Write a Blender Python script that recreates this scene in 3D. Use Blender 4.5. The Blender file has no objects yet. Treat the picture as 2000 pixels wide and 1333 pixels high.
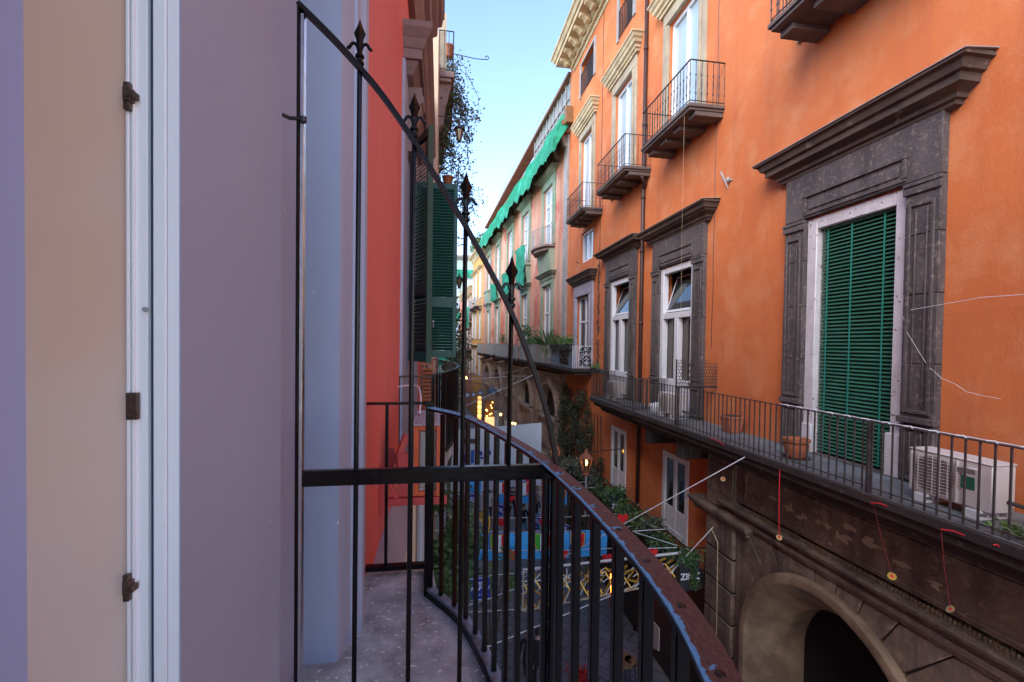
import bpy, bmesh, math, random
from mathutils import Vector, Matrix
rnd = random.Random(7)
PI = math.pi; R = math.radians
sc = bpy.context.scene
COL = sc.collection

# ------------------------------------------------------------------ materials
def N(nt, t, **kw):
    n = nt.nodes.new(t)
    for k, v in kw.items():
        if hasattr(n, k): setattr(n, k, v)
        else: n.inputs[k].default_value = v
    return n
def c4(c): return (c[0], c[1], c[2], 1)
def mat(name, col, rough=.6, col2=None, scale=3, detail=6, lo=.35, hi=.65, bump=0, bscale=40, metal=0, spec=.5,
        spot=None, sscale=14, slo=.62, shi=.68, stretch=None, emit=None, estr=0, rvar=0, streak=None, stscale=2.2, stlo=.50, sthi=.80):
    m = bpy.data.materials.new(name); m.use_nodes = True; nt = m.node_tree; L = nt.links
    b = nt.nodes['Principled BSDF']
    b.inputs['Roughness'].default_value = rough; b.inputs['Metallic'].default_value = metal
    b.inputs['Specular IOR Level'].default_value = spec; b.inputs['Base Color'].default_value = c4(col)
    tc = N(nt, 'ShaderNodeTexCoord'); src = tc.outputs['Object']
    if stretch:
        mp = N(nt, 'ShaderNodeMapping'); mp.inputs['Scale'].default_value = stretch
        L.new(src, mp.inputs['Vector']); src = mp.outputs['Vector']
    last = None
    if col2 is not None:
        n = N(nt, 'ShaderNodeTexNoise', Scale=scale, Detail=detail, Roughness=.6); L.new(src, n.inputs['Vector'])
        r = N(nt, 'ShaderNodeMapRange'); r.inputs[1].default_value = lo; r.inputs[2].default_value = hi
        L.new(n.outputs['Fac'], r.inputs[0])
        mx = N(nt, 'ShaderNodeMix', data_type='RGBA'); mx.inputs[6].default_value = c4(col); mx.inputs[7].default_value = c4(col2)
        L.new(r.outputs[0], mx.inputs[0]); last = mx.outputs[2]
    if spot is not None:
        n = N(nt, 'ShaderNodeTexNoise', Scale=sscale, Detail=5, Roughness=.62); L.new(tc.outputs['Object'], n.inputs['Vector'])
        r = N(nt, 'ShaderNodeMapRange'); r.inputs[1].default_value = slo; r.inputs[2].default_value = shi
        L.new(n.outputs['Fac'], r.inputs[0])
        mx = N(nt, 'ShaderNodeMix', data_type='RGBA'); mx.inputs[6].default_value = c4(col); mx.inputs[7].default_value = c4(spot)
        if last: L.new(last, mx.inputs[6])
        L.new(r.outputs[0], mx.inputs[0]); last = mx.outputs[2]
    if streak is not None:                    # rain streaks and washed patches running down the wall
        mp2 = N(nt, 'ShaderNodeMapping'); mp2.inputs['Scale'].default_value = (1, 1, .11); L.new(tc.outputs['Object'], mp2.inputs['Vector'])
        n = N(nt, 'ShaderNodeTexNoise', Scale=stscale, Detail=9, Roughness=.68); L.new(mp2.outputs['Vector'], n.inputs['Vector'])
        r = N(nt, 'ShaderNodeMapRange'); r.inputs[1].default_value = stlo; r.inputs[2].default_value = sthi
        L.new(n.outputs['Fac'], r.inputs[0])
        mx = N(nt, 'ShaderNodeMix', data_type='RGBA'); mx.inputs[6].default_value = c4(col); mx.inputs[7].default_value = c4(streak)
        if last: L.new(last, mx.inputs[6])
        L.new(r.outputs[0], mx.inputs[0]); last = mx.outputs[2]
    if last: L.new(last, b.inputs['Base Color'])
    if rvar:
        n = N(nt, 'ShaderNodeTexNoise', Scale=bscale * .4, Detail=4); L.new(tc.outputs['Object'], n.inputs['Vector'])
        r = N(nt, 'ShaderNodeMapRange'); r.inputs[3].default_value = max(.02, rough - rvar); r.inputs[4].default_value = min(1, rough + rvar)
        r.inputs[1].default_value = .3; r.inputs[2].default_value = .7
        L.new(n.outputs['Fac'], r.inputs[0]); L.new(r.outputs[0], b.inputs['Roughness'])
    if bump:
        n = N(nt, 'ShaderNodeTexNoise', Scale=bscale, Detail=6, Roughness=.65); L.new(tc.outputs['Object'], n.inputs['Vector'])
        bp = N(nt, 'ShaderNodeBump'); bp.inputs['Strength'].default_value = bump; bp.inputs['Distance'].default_value = .02
        L.new(n.outputs['Fac'], bp.inputs['Height']); L.new(bp.outputs['Normal'], b.inputs['Normal'])
    if emit is not None:
        b.inputs['Emission Color'].default_value = c4(emit); b.inputs['Emission Strength'].default_value = estr
    return m
M = {}
M['orange'] = mat('orange_plaster', (.60, .168, .047), .9, (.51, .126, .036), .55, 8, .3, .7, .35, 26, spot=(.61, .24, .105), sscale=1.3, slo=.48, shi=.78, streak=(.42, .11, .045), stscale=2.0, stlo=.50, sthi=.85)
M['orange_low'] = mat('deep_orange_plaster', (.52, .13, .04), .9, (.40, .10, .035), .8, 8, .3, .7, .25, 30)
M['pink'] = mat('weathered_pink_plaster', (.52, .21, .12), .92, (.60, .34, .25), .5, 9, .4, .6, .3, 20, spot=(.50, .13, .085), sscale=.45, slo=.52, shi=.60, stretch=(1, 1, .45), streak=(.30, .17, .12), stscale=1.6, stlo=.5, sthi=.8)
M['yellow'] = mat('ochre_plaster', (.62, .33, .09), .9, (.52, .27, .08), .5, 8, .35, .65, .2, 20)
M['redfar'] = mat('faded_red_plaster', (.55, .20, .13), .9, (.45, .17, .11), .5, 8, .35, .65)
M['cream'] = mat('cream_plaster', (.55, .43, .30), .9, (.45, .34, .24), .8, 8, .35, .65, .2, 20)
M['netgreen'] = mat('green_scaffold_net_wall', (.42, .50, .40), .9, (.30, .42, .34), .4, 8, .35, .65)
M['red'] = mat('red_plaster', (.74, .175, .140), .85, (.68, .145, .115), .7, 7, .3, .7, .2, 40, streak=(.52, .095, .09), stscale=2.5, stlo=.5, sthi=.85)
M['lilac'] = mat('grey_lilac_plaster', (.350, .385, .49), .6, (.315, .35, .455), 1.3, 8, .3, .7, .06, 70, spot=(.55, .55, .60), sscale=13, slo=.73, shi=.76, streak=(.31, .315, .405), stscale=5, stlo=.5, sthi=.8)
M['lilac2'] = mat('lilac_stone', (.36, .33, .40), .8, (.28, .26, .32), 2, 7, .35, .65, .2, 30)
M['brownst'] = mat('brown_moulding', (.26, .17, .15), .7, (.20, .13, .12), 2, 6, .35, .65, .15, 30)
M['piperno'] = mat('dark_volcanic_stone', (.112, .090, .090), .8, (.050, .040, .042), 2.4, 10, .32, .68, .7, 22, spot=(.23, .18, .145), sscale=15, slo=.54, shi=.76, stretch=(1, 1, .35))
M['pipcornice'] = mat('brown_cornice_stone', (.105, .068, .052), .8, (.06, .04, .033), 2.2, 9, .35, .65, .5, 20, spot=(.26, .20, .14), sscale=4, slo=.62, shi=.74)
M['portal'] = mat('brown_portal_stone', (.225, .170, .130), .85, (.085, .062, .050), 1.3, 9, .32, .68, .7, 14, spot=(.30, .225, .155), sscale=8, slo=.52, shi=.78, streak=(.05, .036, .03), stscale=2.6, stlo=.48, sthi=.72)
M['portal2'] = mat('pale_arch_stone', (.30, .215, .13), .85, (.13, .088, .055), 1.5, 9, .35, .65, .6, 14)
M['joint'] = mat('dark_joint', (.02, .016, .014), .95)
M['sand'] = mat('sandy_cornice', (.55, .42, .25), .85, (.38, .28, .17), 1.6, 8, .35, .65, .4, 16, spot=(.62, .52, .36), sscale=5, slo=.55, shi=.7)
M['tan'] = mat('tan_stone', (.40, .32, .22), .85, (.28, .22, .16), 1.8, 8, .35, .65, .3, 20)
M['greyst'] = mat('grey_stone', (.34, .31, .30), .85, (.24, .22, .22), 1.8, 8, .35, .65, .3, 20)
M['greenst'] = mat('green_tinged_stone', (.31, .31, .23), .9, (.16, .26, .19), 1.2, 8, .35, .65, .3, 20)
M['arcade'] = mat('arcade_stone', (.40, .30, .235), .9, (.19, .135, .11), .9, 9, .35, .65, .5, 10, spot=(.50, .40, .32), sscale=1.6, slo=.55, shi=.72)
M['white'] = mat('white_frame_paint', (.66, .66, .70), .45, (.60, .60, .65), 4, 5, .35, .65)
M['oldwhite'] = mat('peeling_white_paint', (.60, .57, .60), .6, (.52, .48, .50), 5, 6, .4, .6, .4, 35, spot=(.20, .12, .09), sscale=12, slo=.63, shi=.66, stretch=(1, 1, .5))
M['glass'] = mat('dark_window_glass', (.022, .026, .03), .04, spec=.8)
M['glassb'] = mat('brown_window_glass', (.055, .040, .028), .05, spec=.8)
M['glassw'] = mat('sky_pale_window_glass', (.36, .44, .49), .06, spec=.8)  # pale base colour stands in for sky reflected in the panes
M['glassm'] = mat('pale_blind_glass', (.27, .29, .31), .12, spec=.7)
M['blind'] = mat('green_blind', (.024, .108, .070), .5, (.038, .140, .095), 6, 4, .35, .65)
M['blindtape'] = mat('teal_blind_tape', (.015, .20, .155), .6)
M['dark'] = mat('dark_interior', (.006, .005, .005), .9)
M['iron'] = mat('black_iron_paint', (.0045, .0035, .004), .2, (.007, .0045, .004), 9, 5, .35, .65, .10, 60, spec=.22, rvar=.06)
M['ironr'] = mat('red_brown_iron', (.016, .006, .006), .42, (.010, .005, .005), 9, 5, .35, .65, .1, 60, spec=.2)
M['skyglint'] = mat('sky_glint_metal', (.70, .72, .74), .16, (.55, .57, .6), 20, 5, .35, .65, .08, 60, metal=1, rvar=.08)  # bright metal standing in for the sky's reflection on the black post
M['barblue'] = mat('skylit_grey_blue_bar', (.22, .30, .40), .5, (.08, .09, .12), 14, 6, .35, .65, .3, 60)  # bluish skylight on the iron bottom bar, put into its colour
M['irong'] = mat('grey_iron_paint', (.07, .06, .06), .5, (.035, .03, .03), 6, 5, .35, .65, .2, 60)
M['irond'] = mat('dark_iron', (.035, .025, .025), .5, (.02, .015, .015), 6, 5, .35, .65)
M['slab'] = mat('dark_balcony_slab', (.045, .032, .028), .85, (.025, .018, .016), 2, 8, .35, .65, .5, 18, spot=(.12, .09, .07), sscale=6, slo=.62, shi=.72)
M['slabup'] = mat('upper_balcony_slab', (.13, .09, .075), .8, (.08, .055, .05), 2, 8, .35, .65, .3, 18)
M['slabtop'] = mat('cement_slab_top', (.19, .20, .20), .85, (.11, .115, .12), 2.5, 8, .35, .65, .4, 18)
M['shutg'] = mat('dark_green_shutter', (.004, .068, .044), .4, (.004, .054, .036), 3, 4, .35, .65)
M['shutb'] = mat('dark_shutter_inside', (.030, .018, .018), .45)
M['pipe'] = mat('brown_downpipe', (.055, .022, .018), .5, (.035, .015, .012), 3, 5, .35, .65)
M['pipeg'] = mat('grey_pipe', (.33, .33, .36), .6)
M['acw'] = mat('ac_white', (.62, .58, .55), .45, (.55, .51, .48), 3, 5, .35, .65)
M['acd'] = mat('ac_fan_dark', (.20, .175, .15), .6)
M['plast'] = mat('white_plastic', (.72, .72, .74), .4)
M['terra'] = mat('terracotta', (.42, .13, .055), .85, (.34, .10, .045), 8, 5, .35, .65, .2, 50)
M['cageo'] = mat('orange_cage_paint', (.62, .12, .03), .55, (.50, .09, .03), 6, 5, .35, .65, spot=(.55, .45, .38), sscale=18, slo=.66, shi=.70)
M['cagetop'] = mat('grey_cage_top', (.36, .35, .36), .6, (.28, .27, .29), 4, 5, .35, .65)
M['redbr'] = mat('red_bracket', (.45, .06, .05), .6, (.36, .05, .045), 5, 5, .35, .65)
M['chick'] = mat('wire_mesh', (.20, .17, .14), .5, metal=.4)
M['net'] = mat('green_safety_net', (.006, .225, .125), .85, (.005, .15, .085), 1.8, 8, .35, .65, .9, 6, spot=(.03, .36, .24), sscale=.9, slo=.5, shi=.7)
M['roofbr'] = mat('rusty_roof_edge', (.24, .11, .07), .8, (.17, .08, .05), 1, 6, .35, .65)
M['glassr'] = mat('terrace_glass', (.24, .27, .28), .2)
M['fconc'] = mat('balcony_cement', (.54, .60, .59), .8, (.25, .275, .275), 5, 10, .36, .64, .8, 45, spot=(.88, .88, .88), sscale=44, slo=.615, shi=.64, rvar=.2)
M['street'] = mat('lava_paving', (.17, .17, .185), .55, (.042, .042, .048), 1.2, 7, .35, .65, .4, 9, rvar=.15)
M['shop'] = mat('dark_shopfront', (.020, .015, .013), .7, (.012, .009, .008), 1.5, 5, .35, .65)
M['leaf'] = mat('leaf_green', (.085, .165, .055), .5, (.035, .080, .030), 2.2, 3, .4, .6, spec=.4)
M['leafy'] = mat('leaf_light', (.13, .20, .055), .55, (.06, .12, .035), 3, 3, .4, .6, spec=.4)
M['leafp'] = mat('leaf_pale', (.16, .17, .11), .6, (.05, .075, .045), 2.5, 3, .42, .58)
M['leafd'] = mat('leaf_dark', (.030, .050, .028), .6, (.075, .060, .030), 1.6, 3, .42, .62)
M['redleaf'] = mat('red_bracts', (.50, .015, .015), .6, (.35, .01, .012), 5, 3, .4, .6)
M['bark'] = mat('bark', (.10, .07, .05), .9, (.06, .04, .03), 6, 5, .35, .65)
M['copper'] = mat('copper_lantern', (.34, .12, .065), .45, metal=.3)
M['lampglow'] = mat('lit_bulb', (1, .6, .2), .5, emit=(1, .48, .10), estr=2.6)
M['lampgl'] = mat('lantern_glass', (.25, .14, .07), .2)
M['neon'] = mat('orange_neon', (1, .2, .02), .5, emit=(1, .12, .01), estr=6)
M['navy'] = mat('navy_banner_cloth', (.014, .030, .25), .8, (.018, .036, .28), 3, 3)
M['sky_b'] = mat('light_blue_cloth', (.05, .36, .75), .8, (.055, .40, .80), 2, 3, .35, .65)
M['wtext'] = mat('white_print', (.72, .74, .80), .8)
M['fgreen'] = mat('flag_green', (.05, .36, .03), .8)
M['fred'] = mat('flag_red', (.66, .014, .016), .8)
M['fyel'] = mat('flag_yellow_edge', (.55, .42, .08), .8)
M['fblue'] = mat('flag_blue_edge', (.02, .10, .42), .8)
M['sheet'] = mat('white_sheet', (.66, .70, .74), .85, (.58, .62, .67), 1.5, 4, .35, .65)
M['gold'] = mat('gold_tinsel', (.62, .36, .05), .4, (.48, .25, .03), 12, 4, metal=.5)
M['tubew'] = mat('white_tube', (.66, .66, .66), .5)
M['cordw'] = mat('white_cord', (.66, .66, .68), .8)
M['cordr'] = mat('red_ribbon', (.62, .012, .018), .7)
M['cordd'] = mat('dark_cable', (.03, .025, .025), .7)
M['cd'] = mat('shiny_disc', (.42, .23, .02), .3, (.30, .24, .04), 40, 2, .35, .65, spec=.4)
M['hook'] = mat('bronze_latch', (.14, .085, .06), .45, (.09, .05, .035), 30, 4, metal=.5)
M['jambw'] = mat('white_door_frame', (.86, .80, .79), .45, (.82, .76, .76), 2, 4)
M['jambb'] = mat('warm_reflection_door_panel', (.76, .42, .29), .3, (.78, .54, .45), 1, 4, .35, .65)  # orange facade's reflection on the white panel, put into its base colour
M['jambp'] = mat('lilac_inner_panel', (.48, .37, .50), .6)
M['navyp'] = mat('blue_gasket', (.02, .035, .07), .6)
M['skin'] = mat('skin', (.50, .30, .22), .6)
M['hairb'] = mat('light_brown_hair', (.20, .11, .06), .6)
M['haird'] = mat('dark_hair', (.012, .009, .008), .6)
M['black'] = mat('black_cloth', (.010, .010, .012), .85)
M['jean'] = mat('blue_denim', (.05, .15, .24), .85)
M['wcloth'] = mat('white_cloth', (.6, .6, .6), .85)
M['wood'] = mat('brown_wood', (.22, .11, .045), .6, (.16, .08, .03), 6, 5)
M['board'] = mat('menu_board', (.42, .35, .31), .6)
M['food'] = mat('brown_print', (.12, .05, .025), .7)
M['planter'] = mat('dark_planter_box', (.022, .022, .025), .6)
M['bluebal'] = mat('blue_grey_panel', (.12, .17, .24), .6)
M['dome'] = mat('blue_enamel', (.10, .14, .19), .4)
M['neutral'] = mat('grey_metal', (.3, .3, .3), .5)
M['acgreen'] = mat('green_sticker', (.02, .13, .075), .5)
M['foam'] = mat('white_foam', (.7, .7, .7), .7)

def rail_material(sp):
    m = bpy.data.materials.new('rusty_handrail_peeling_paint'); m.use_nodes = True; nt = m.node_tree; L = nt.links
    b = nt.nodes['Principled BSDF']; uv = N(nt, 'ShaderNodeUVMap'); tc = N(nt, 'ShaderNodeTexCoord')
    sx = N(nt, 'ShaderNodeSeparateXYZ'); L.new(uv.outputs[0], sx.inputs[0])
    def mth(op, a, bb=None):
        n = N(nt, 'ShaderNodeMath', operation=op)
        for i, q in enumerate((a, bb)):
            if q is None: continue
            if isinstance(q, (int, float)): n.inputs[i].default_value = q
            else: L.new(q, n.inputs[i])
        return n.outputs[0]
    nz = N(nt, 'ShaderNodeTexNoise', Scale=55, Detail=9, Roughness=.75); L.new(tc.outputs['Object'], nz.inputs['Vector'])
    n2 = N(nt, 'ShaderNodeTexNoise', Scale=14, Detail=6); L.new(tc.outputs['Object'], n2.inputs['Vector'])
    u, v = sx.outputs[0], sx.outputs[1]
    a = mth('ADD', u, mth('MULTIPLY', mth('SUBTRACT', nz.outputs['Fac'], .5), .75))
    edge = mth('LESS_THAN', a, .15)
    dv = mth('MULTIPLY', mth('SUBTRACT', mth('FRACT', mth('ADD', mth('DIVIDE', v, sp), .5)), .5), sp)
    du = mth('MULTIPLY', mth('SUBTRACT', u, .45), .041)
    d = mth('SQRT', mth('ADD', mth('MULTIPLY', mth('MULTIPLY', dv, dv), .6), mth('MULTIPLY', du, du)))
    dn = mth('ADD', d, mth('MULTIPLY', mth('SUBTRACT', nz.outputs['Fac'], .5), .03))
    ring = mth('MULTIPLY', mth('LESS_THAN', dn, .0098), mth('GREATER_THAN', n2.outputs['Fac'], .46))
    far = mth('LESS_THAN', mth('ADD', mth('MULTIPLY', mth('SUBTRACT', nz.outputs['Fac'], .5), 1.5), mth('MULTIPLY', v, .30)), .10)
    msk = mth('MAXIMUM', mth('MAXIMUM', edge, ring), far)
    st = N(nt, 'ShaderNodeMapping'); st.inputs['Scale'].default_value = (7, 42, 1); L.new(uv.outputs[0], st.inputs[0])
    n3 = N(nt, 'ShaderNodeTexNoise', Scale=1.6, Detail=9, Roughness=.7); L.new(st.outputs[0], n3.inputs['Vector'])
    cr = N(nt, 'ShaderNodeValToRGB'); L.new(n3.outputs['Fac'], cr.inputs[0])
    cr.color_ramp.elements[0].position = .3; cr.color_ramp.elements[0].color = (.045, .016, .014, 1)
    cr.color_ramp.elements[1].position = .74; cr.color_ramp.elements[1].color = (.30, .135, .085, 1)
    e_ = cr.color_ramp.elements.new(.5); e_.color = (.14, .052, .038, 1)
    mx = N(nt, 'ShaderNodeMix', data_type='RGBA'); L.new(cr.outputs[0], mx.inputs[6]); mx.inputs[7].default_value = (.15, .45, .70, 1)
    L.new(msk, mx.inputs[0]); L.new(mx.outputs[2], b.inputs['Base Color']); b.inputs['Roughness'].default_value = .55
    bp = N(nt, 'ShaderNodeBump'); bp.inputs['Strength'].default_value = 1; bp.inputs['Distance'].default_value = .006
    h = mth('ADD', n3.outputs['Fac'], mth('MULTIPLY', msk, .5)); L.new(h, bp.inputs['Height']); L.new(bp.outputs[0], b.inputs['Normal'])
    return m

def paving_material():
    m = M['street']; nt = m.node_tree; L = nt.links; b = nt.nodes['Principled BSDF']
    tc = [n for n in nt.nodes if n.type == 'TEX_COORD'][0]
    mp = N(nt, 'ShaderNodeMapping'); mp.inputs['Rotation'].default_value = (0, 0, R(45)); L.new(tc.outputs['Object'], mp.inputs[0])
    br = N(nt, 'ShaderNodeTexBrick', Scale=1.0); br.inputs['Mortar Size'].default_value = .02
    br.inputs['Color1'].default_value = (.16, .16, .175, 1); br.inputs['Color2'].default_value = (.20, .198, .21, 1); br.inputs['Mortar'].default_value = (.012, .012, .014, 1)
    br.inputs['Brick Width'].default_value = .7; br.inputs['Row Height'].default_value = .4
    L.new(mp.outputs[0], br.inputs['Vector'])
    old = b.inputs['Base Color'].links[0].from_socket
    mx = N(nt, 'ShaderNodeMix', data_type='RGBA'); mx.inputs[0].default_value = .6
    L.new(old, mx.inputs[6]); L.new(br.outputs['Color'], mx.inputs[7]); L.new(mx.outputs[2], b.inputs['Base Color'])
paving_material()

# ------------------------------------------------------------------ object helpers
WL = {}
def tag(o, label=None, cat=None, group=None, kind=None):
    if label: o['label'] = label
    if cat: o['category'] = cat
    if group: o['group'] = group
    if kind: o['kind'] = kind
    return o
def thing(name, label, cat, loc, group=None):
    o = bpy.data.objects.new(name, None); COL.objects.link(o); o.location = loc; o.empty_display_size = .1
    WL[o.name] = Vector(loc); return tag(o, label, cat, group)
def copy_tree(o, d, parent=None):
    c = o.copy(); COL.objects.link(c)
    if parent: c.parent = parent
    else: c.location = Vector(o.location) + Vector(d)
    for ch in list(o.children): copy_tree(ch, d, c)
    return c
class Fr:
    def __init__(s, o, d):
        s.o = Vector(o); s.d = Vector(d).normalized(); s.n = Vector((-s.d.y, s.d.x))
    def p(s, a, out, z):
        q = s.o + s.d * a + s.n * out; return Vector((q.x, q.y, z))
RF = Fr((6.4, 0), (0, 1))                  # orange facade, out = -X
PF = Fr((6.4, 22.65), (-.0597, .998))      # pink facade and those after it
class LFc(Fr):
    def __init__(s, o): s.o = Vector(o); s.d = Vector((0, 1)); s.n = Vector((1, 0))
LF = LFc((-.43, 0))                        # left facade, out = +X
class MB:
    def __init__(s): s.v = []; s.f = []; s.uv = {}; s.mi = []; s.cur = 0
    def add(s, vs, fs):
        k = len(s.v); s.v += [Vector(q) for q in vs]
        for f in fs: s.f.append(tuple(i + k for i in f)); s.mi.append(s.cur)
        return s
    def quad(s, a, b, c, d): return s.add([a, b, c, d], [(0, 1, 2, 3)])
    def hexa(s, p): return s.add(p, [(0, 3, 2, 1), (4, 5, 6, 7), (0, 1, 5, 4), (1, 2, 6, 5), (2, 3, 7, 6), (3, 0, 4, 7)])
    def box(s, x0, x1, y0, y1, z0, z1):
        return s.hexa([(x0, y0, z0), (x1, y0, z0), (x1, y1, z0), (x0, y1, z0), (x0, y0, z1), (x1, y0, z1), (x1, y1, z1), (x0, y1, z1)])
    def fb(s, F, s0, s1, o0, o1, z0, z1):
        return s.hexa([F.p(s0, o0, z0), F.p(s1, o0, z0), F.p(s1, o1, z0), F.p(s0, o1, z0), F.p(s0, o0, z1), F.p(s1, o0, z1), F.p(s1, o1, z1), F.p(s0, o1, z1)])
    def bar(s, a, b, w, h=None, up=(0, 0, 1)):
        a, b = Vector(a), Vector(b); h = h or w; d = (b - a).normalized(); u = Vector(up)
        if abs(d.dot(u)) > .98: u = Vector((0, 1, 0))
        r = d.cross(u).normalized() * (w / 2); u = r.cross(d).normalized() * (h / 2)
        return s.hexa([a - r - u, a + r - u, a + r + u, a - r + u, b - r - u, b + r - u, b + r + u, b - r + u])
    def tube(s, pts, r, n=6, cap=True):
        pts = [Vector(p) for p in pts]; k = len(s.v); m = len(pts)
        rr = r if isinstance(r, (list, tuple)) else [r] * m
        ref = None
        for i, p in enumerate(pts):
            d = (pts[min(i + 1, m - 1)] - pts[max(i - 1, 0)])
            if d.length < 1e-9: d = Vector((0, 0, 1))
            d.normalize()
            if ref is None: ref = Vector((0, 0, 1)) if abs(d.z) < .9 else Vector((1, 0, 0))
            a = d.cross(ref).normalized(); b = a.cross(d).normalized(); ref = b
            for j in range(n):
                t = 2 * PI * j / n; s.v.append(p + (a * math.cos(t) + b * math.sin(t)) * rr[i])
        for i in range(m - 1):
            for j in range(n):
                s.f.append((k + i * n + j, k + i * n + (j + 1) % n, k + (i + 1) * n + (j + 1) % n, k + (i + 1) * n + j)); s.mi.append(s.cur)
        if cap:
            s.f.append(tuple(k + j for j in range(n - 1, -1, -1))); s.mi.append(s.cur)
            s.f.append(tuple(k + (m - 1) * n + j for j in range(n))); s.mi.append(s.cur)
        return s
    def lathe(s, c, prof, n=12, axis=None):
        c = Vector(c); k = len(s.v); m = len(prof)
        for r, z in prof:
            for j in range(n):
                t = 2 * PI * j / n; q = Vector((r * math.cos(t), r * math.sin(t), z))
                if axis is not None: q = axis @ q
                s.v.append(c + q)
        for i in range(m - 1):
            for j in range(n):
                s.f.append((k + i * n + j, k + i * n + (j + 1) % n, k + (i + 1) * n + (j + 1) % n, k + (i + 1) * n + j)); s.mi.append(s.cur)
        s.f.append(tuple(k + j for j in range(n - 1, -1, -1))); s.mi.append(s.cur)
        s.f.append(tuple(k + (m - 1) * n + j for j in range(n))); s.mi.append(s.cur)
        return s
    def prism(s, poly, a, b):                 # poly: list of 3-vectors; extruded by vector b-a
        d = Vector(b) - Vector(a); n = len(poly); p = [Vector(q) for q in poly]
        return s.add(p + [q + d for q in p], [tuple(range(n - 1, -1, -1)), tuple(range(n, 2 * n))] + [(i, (i + 1) % n, n + (i + 1) % n, n + i) for i in range(n)])
    def cornice(s, F, s0, s1, prof):          # prof (out, z) bottom to top, mitred returns
        k = len(s.v); m = len(prof)
        for o, z in prof:
            s.v += [F.p(s0 - o, -.03, z), F.p(s0 - o, o, z), F.p(s1 + o, o, z), F.p(s1 + o, -.03, z)]
        for i in range(m - 1):
            for j in range(3):
                s.f.append((k + i * 4 + j, k + i * 4 + j + 1, k + i * 4 + 5 + j, k + i * 4 + 4 + j)); s.mi.append(s.cur)
        s.f.append((k, k + 3, k + 2, k + 1)); s.mi.append(s.cur)
        e = k + (m - 1) * 4; s.f.append((e, e + 1, e + 2, e + 3)); s.mi.append(s.cur); return s
    def leaves(s, fn, n, size, rg=rnd, asp=.5):
        for _ in range(n):
            p = Vector(fn())
            d = Vector((rg.gauss(0, 1), rg.gauss(0, 1), rg.gauss(-.2, .8))).normalized(); e = d.cross(Vector((rg.gauss(0, 1), rg.gauss(0, 1), rg.gauss(0, 1)))).normalized()
            z = size * rg.uniform(.6, 1.3); w = z * asp; nn = d.cross(e) * z * .12
            s.add([p, p + d * z * .5 + e * w * .5 + nn, p + d * z, p + d * z * .5 - e * w * .5 + nn], [(0, 1, 2, 3)])
        return s
    def build(s, name, m, parent=None, smooth=False, bevel=0, recalc=True, seg=1, wn=False):
        org = Vector((0, 0, 0)); q = parent
        if parent is not None: org = WL[parent.name]
        me = bpy.data.meshes.new(name); me.from_pydata([v - org for v in s.v], [], s.f)
        ms = m if isinstance(m, list) else [m]
        for k in ms: me.materials.append(M[k] if isinstance(k, str) else k)
        if len(ms) > 1: me.polygons.foreach_set('material_index', s.mi)
        if recalc:
            bm = bmesh.new(); bm.from_mesh(me); bmesh.ops.recalc_face_normals(bm, faces=bm.faces); bm.to_mesh(me); bm.free()
        if s.uv:
            ul = me.uv_layers.new(name='UVMap')
            for l in me.loops: ul.data[l.index].uv = s.uv.get(l.vertex_index, (0, 0))
        if smooth: me.polygons.foreach_set('use_smooth', [True] * len(me.polygons))
        if recalc and not smooth: me.polygons.foreach_set('use_smooth', [True] * len(me.polygons)); me.set_sharp_from_angle(angle=R(32))
        o = bpy.data.objects.new(name, me); COL.objects.link(o)
        if parent is not None: o.parent = parent
        WL[o.name] = org.copy()
        if bevel:
            b = o.modifiers.new('bevel', 'BEVEL'); b.width = bevel; b.segments = seg; b.limit_method = 'ANGLE'; b.angle_limit = R(40)
        return o
def top(mb, name, m, label, cat, group=None, kind=None, **kw): return tag(mb.build(name, m, **kw), label, cat, group, kind)

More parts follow.
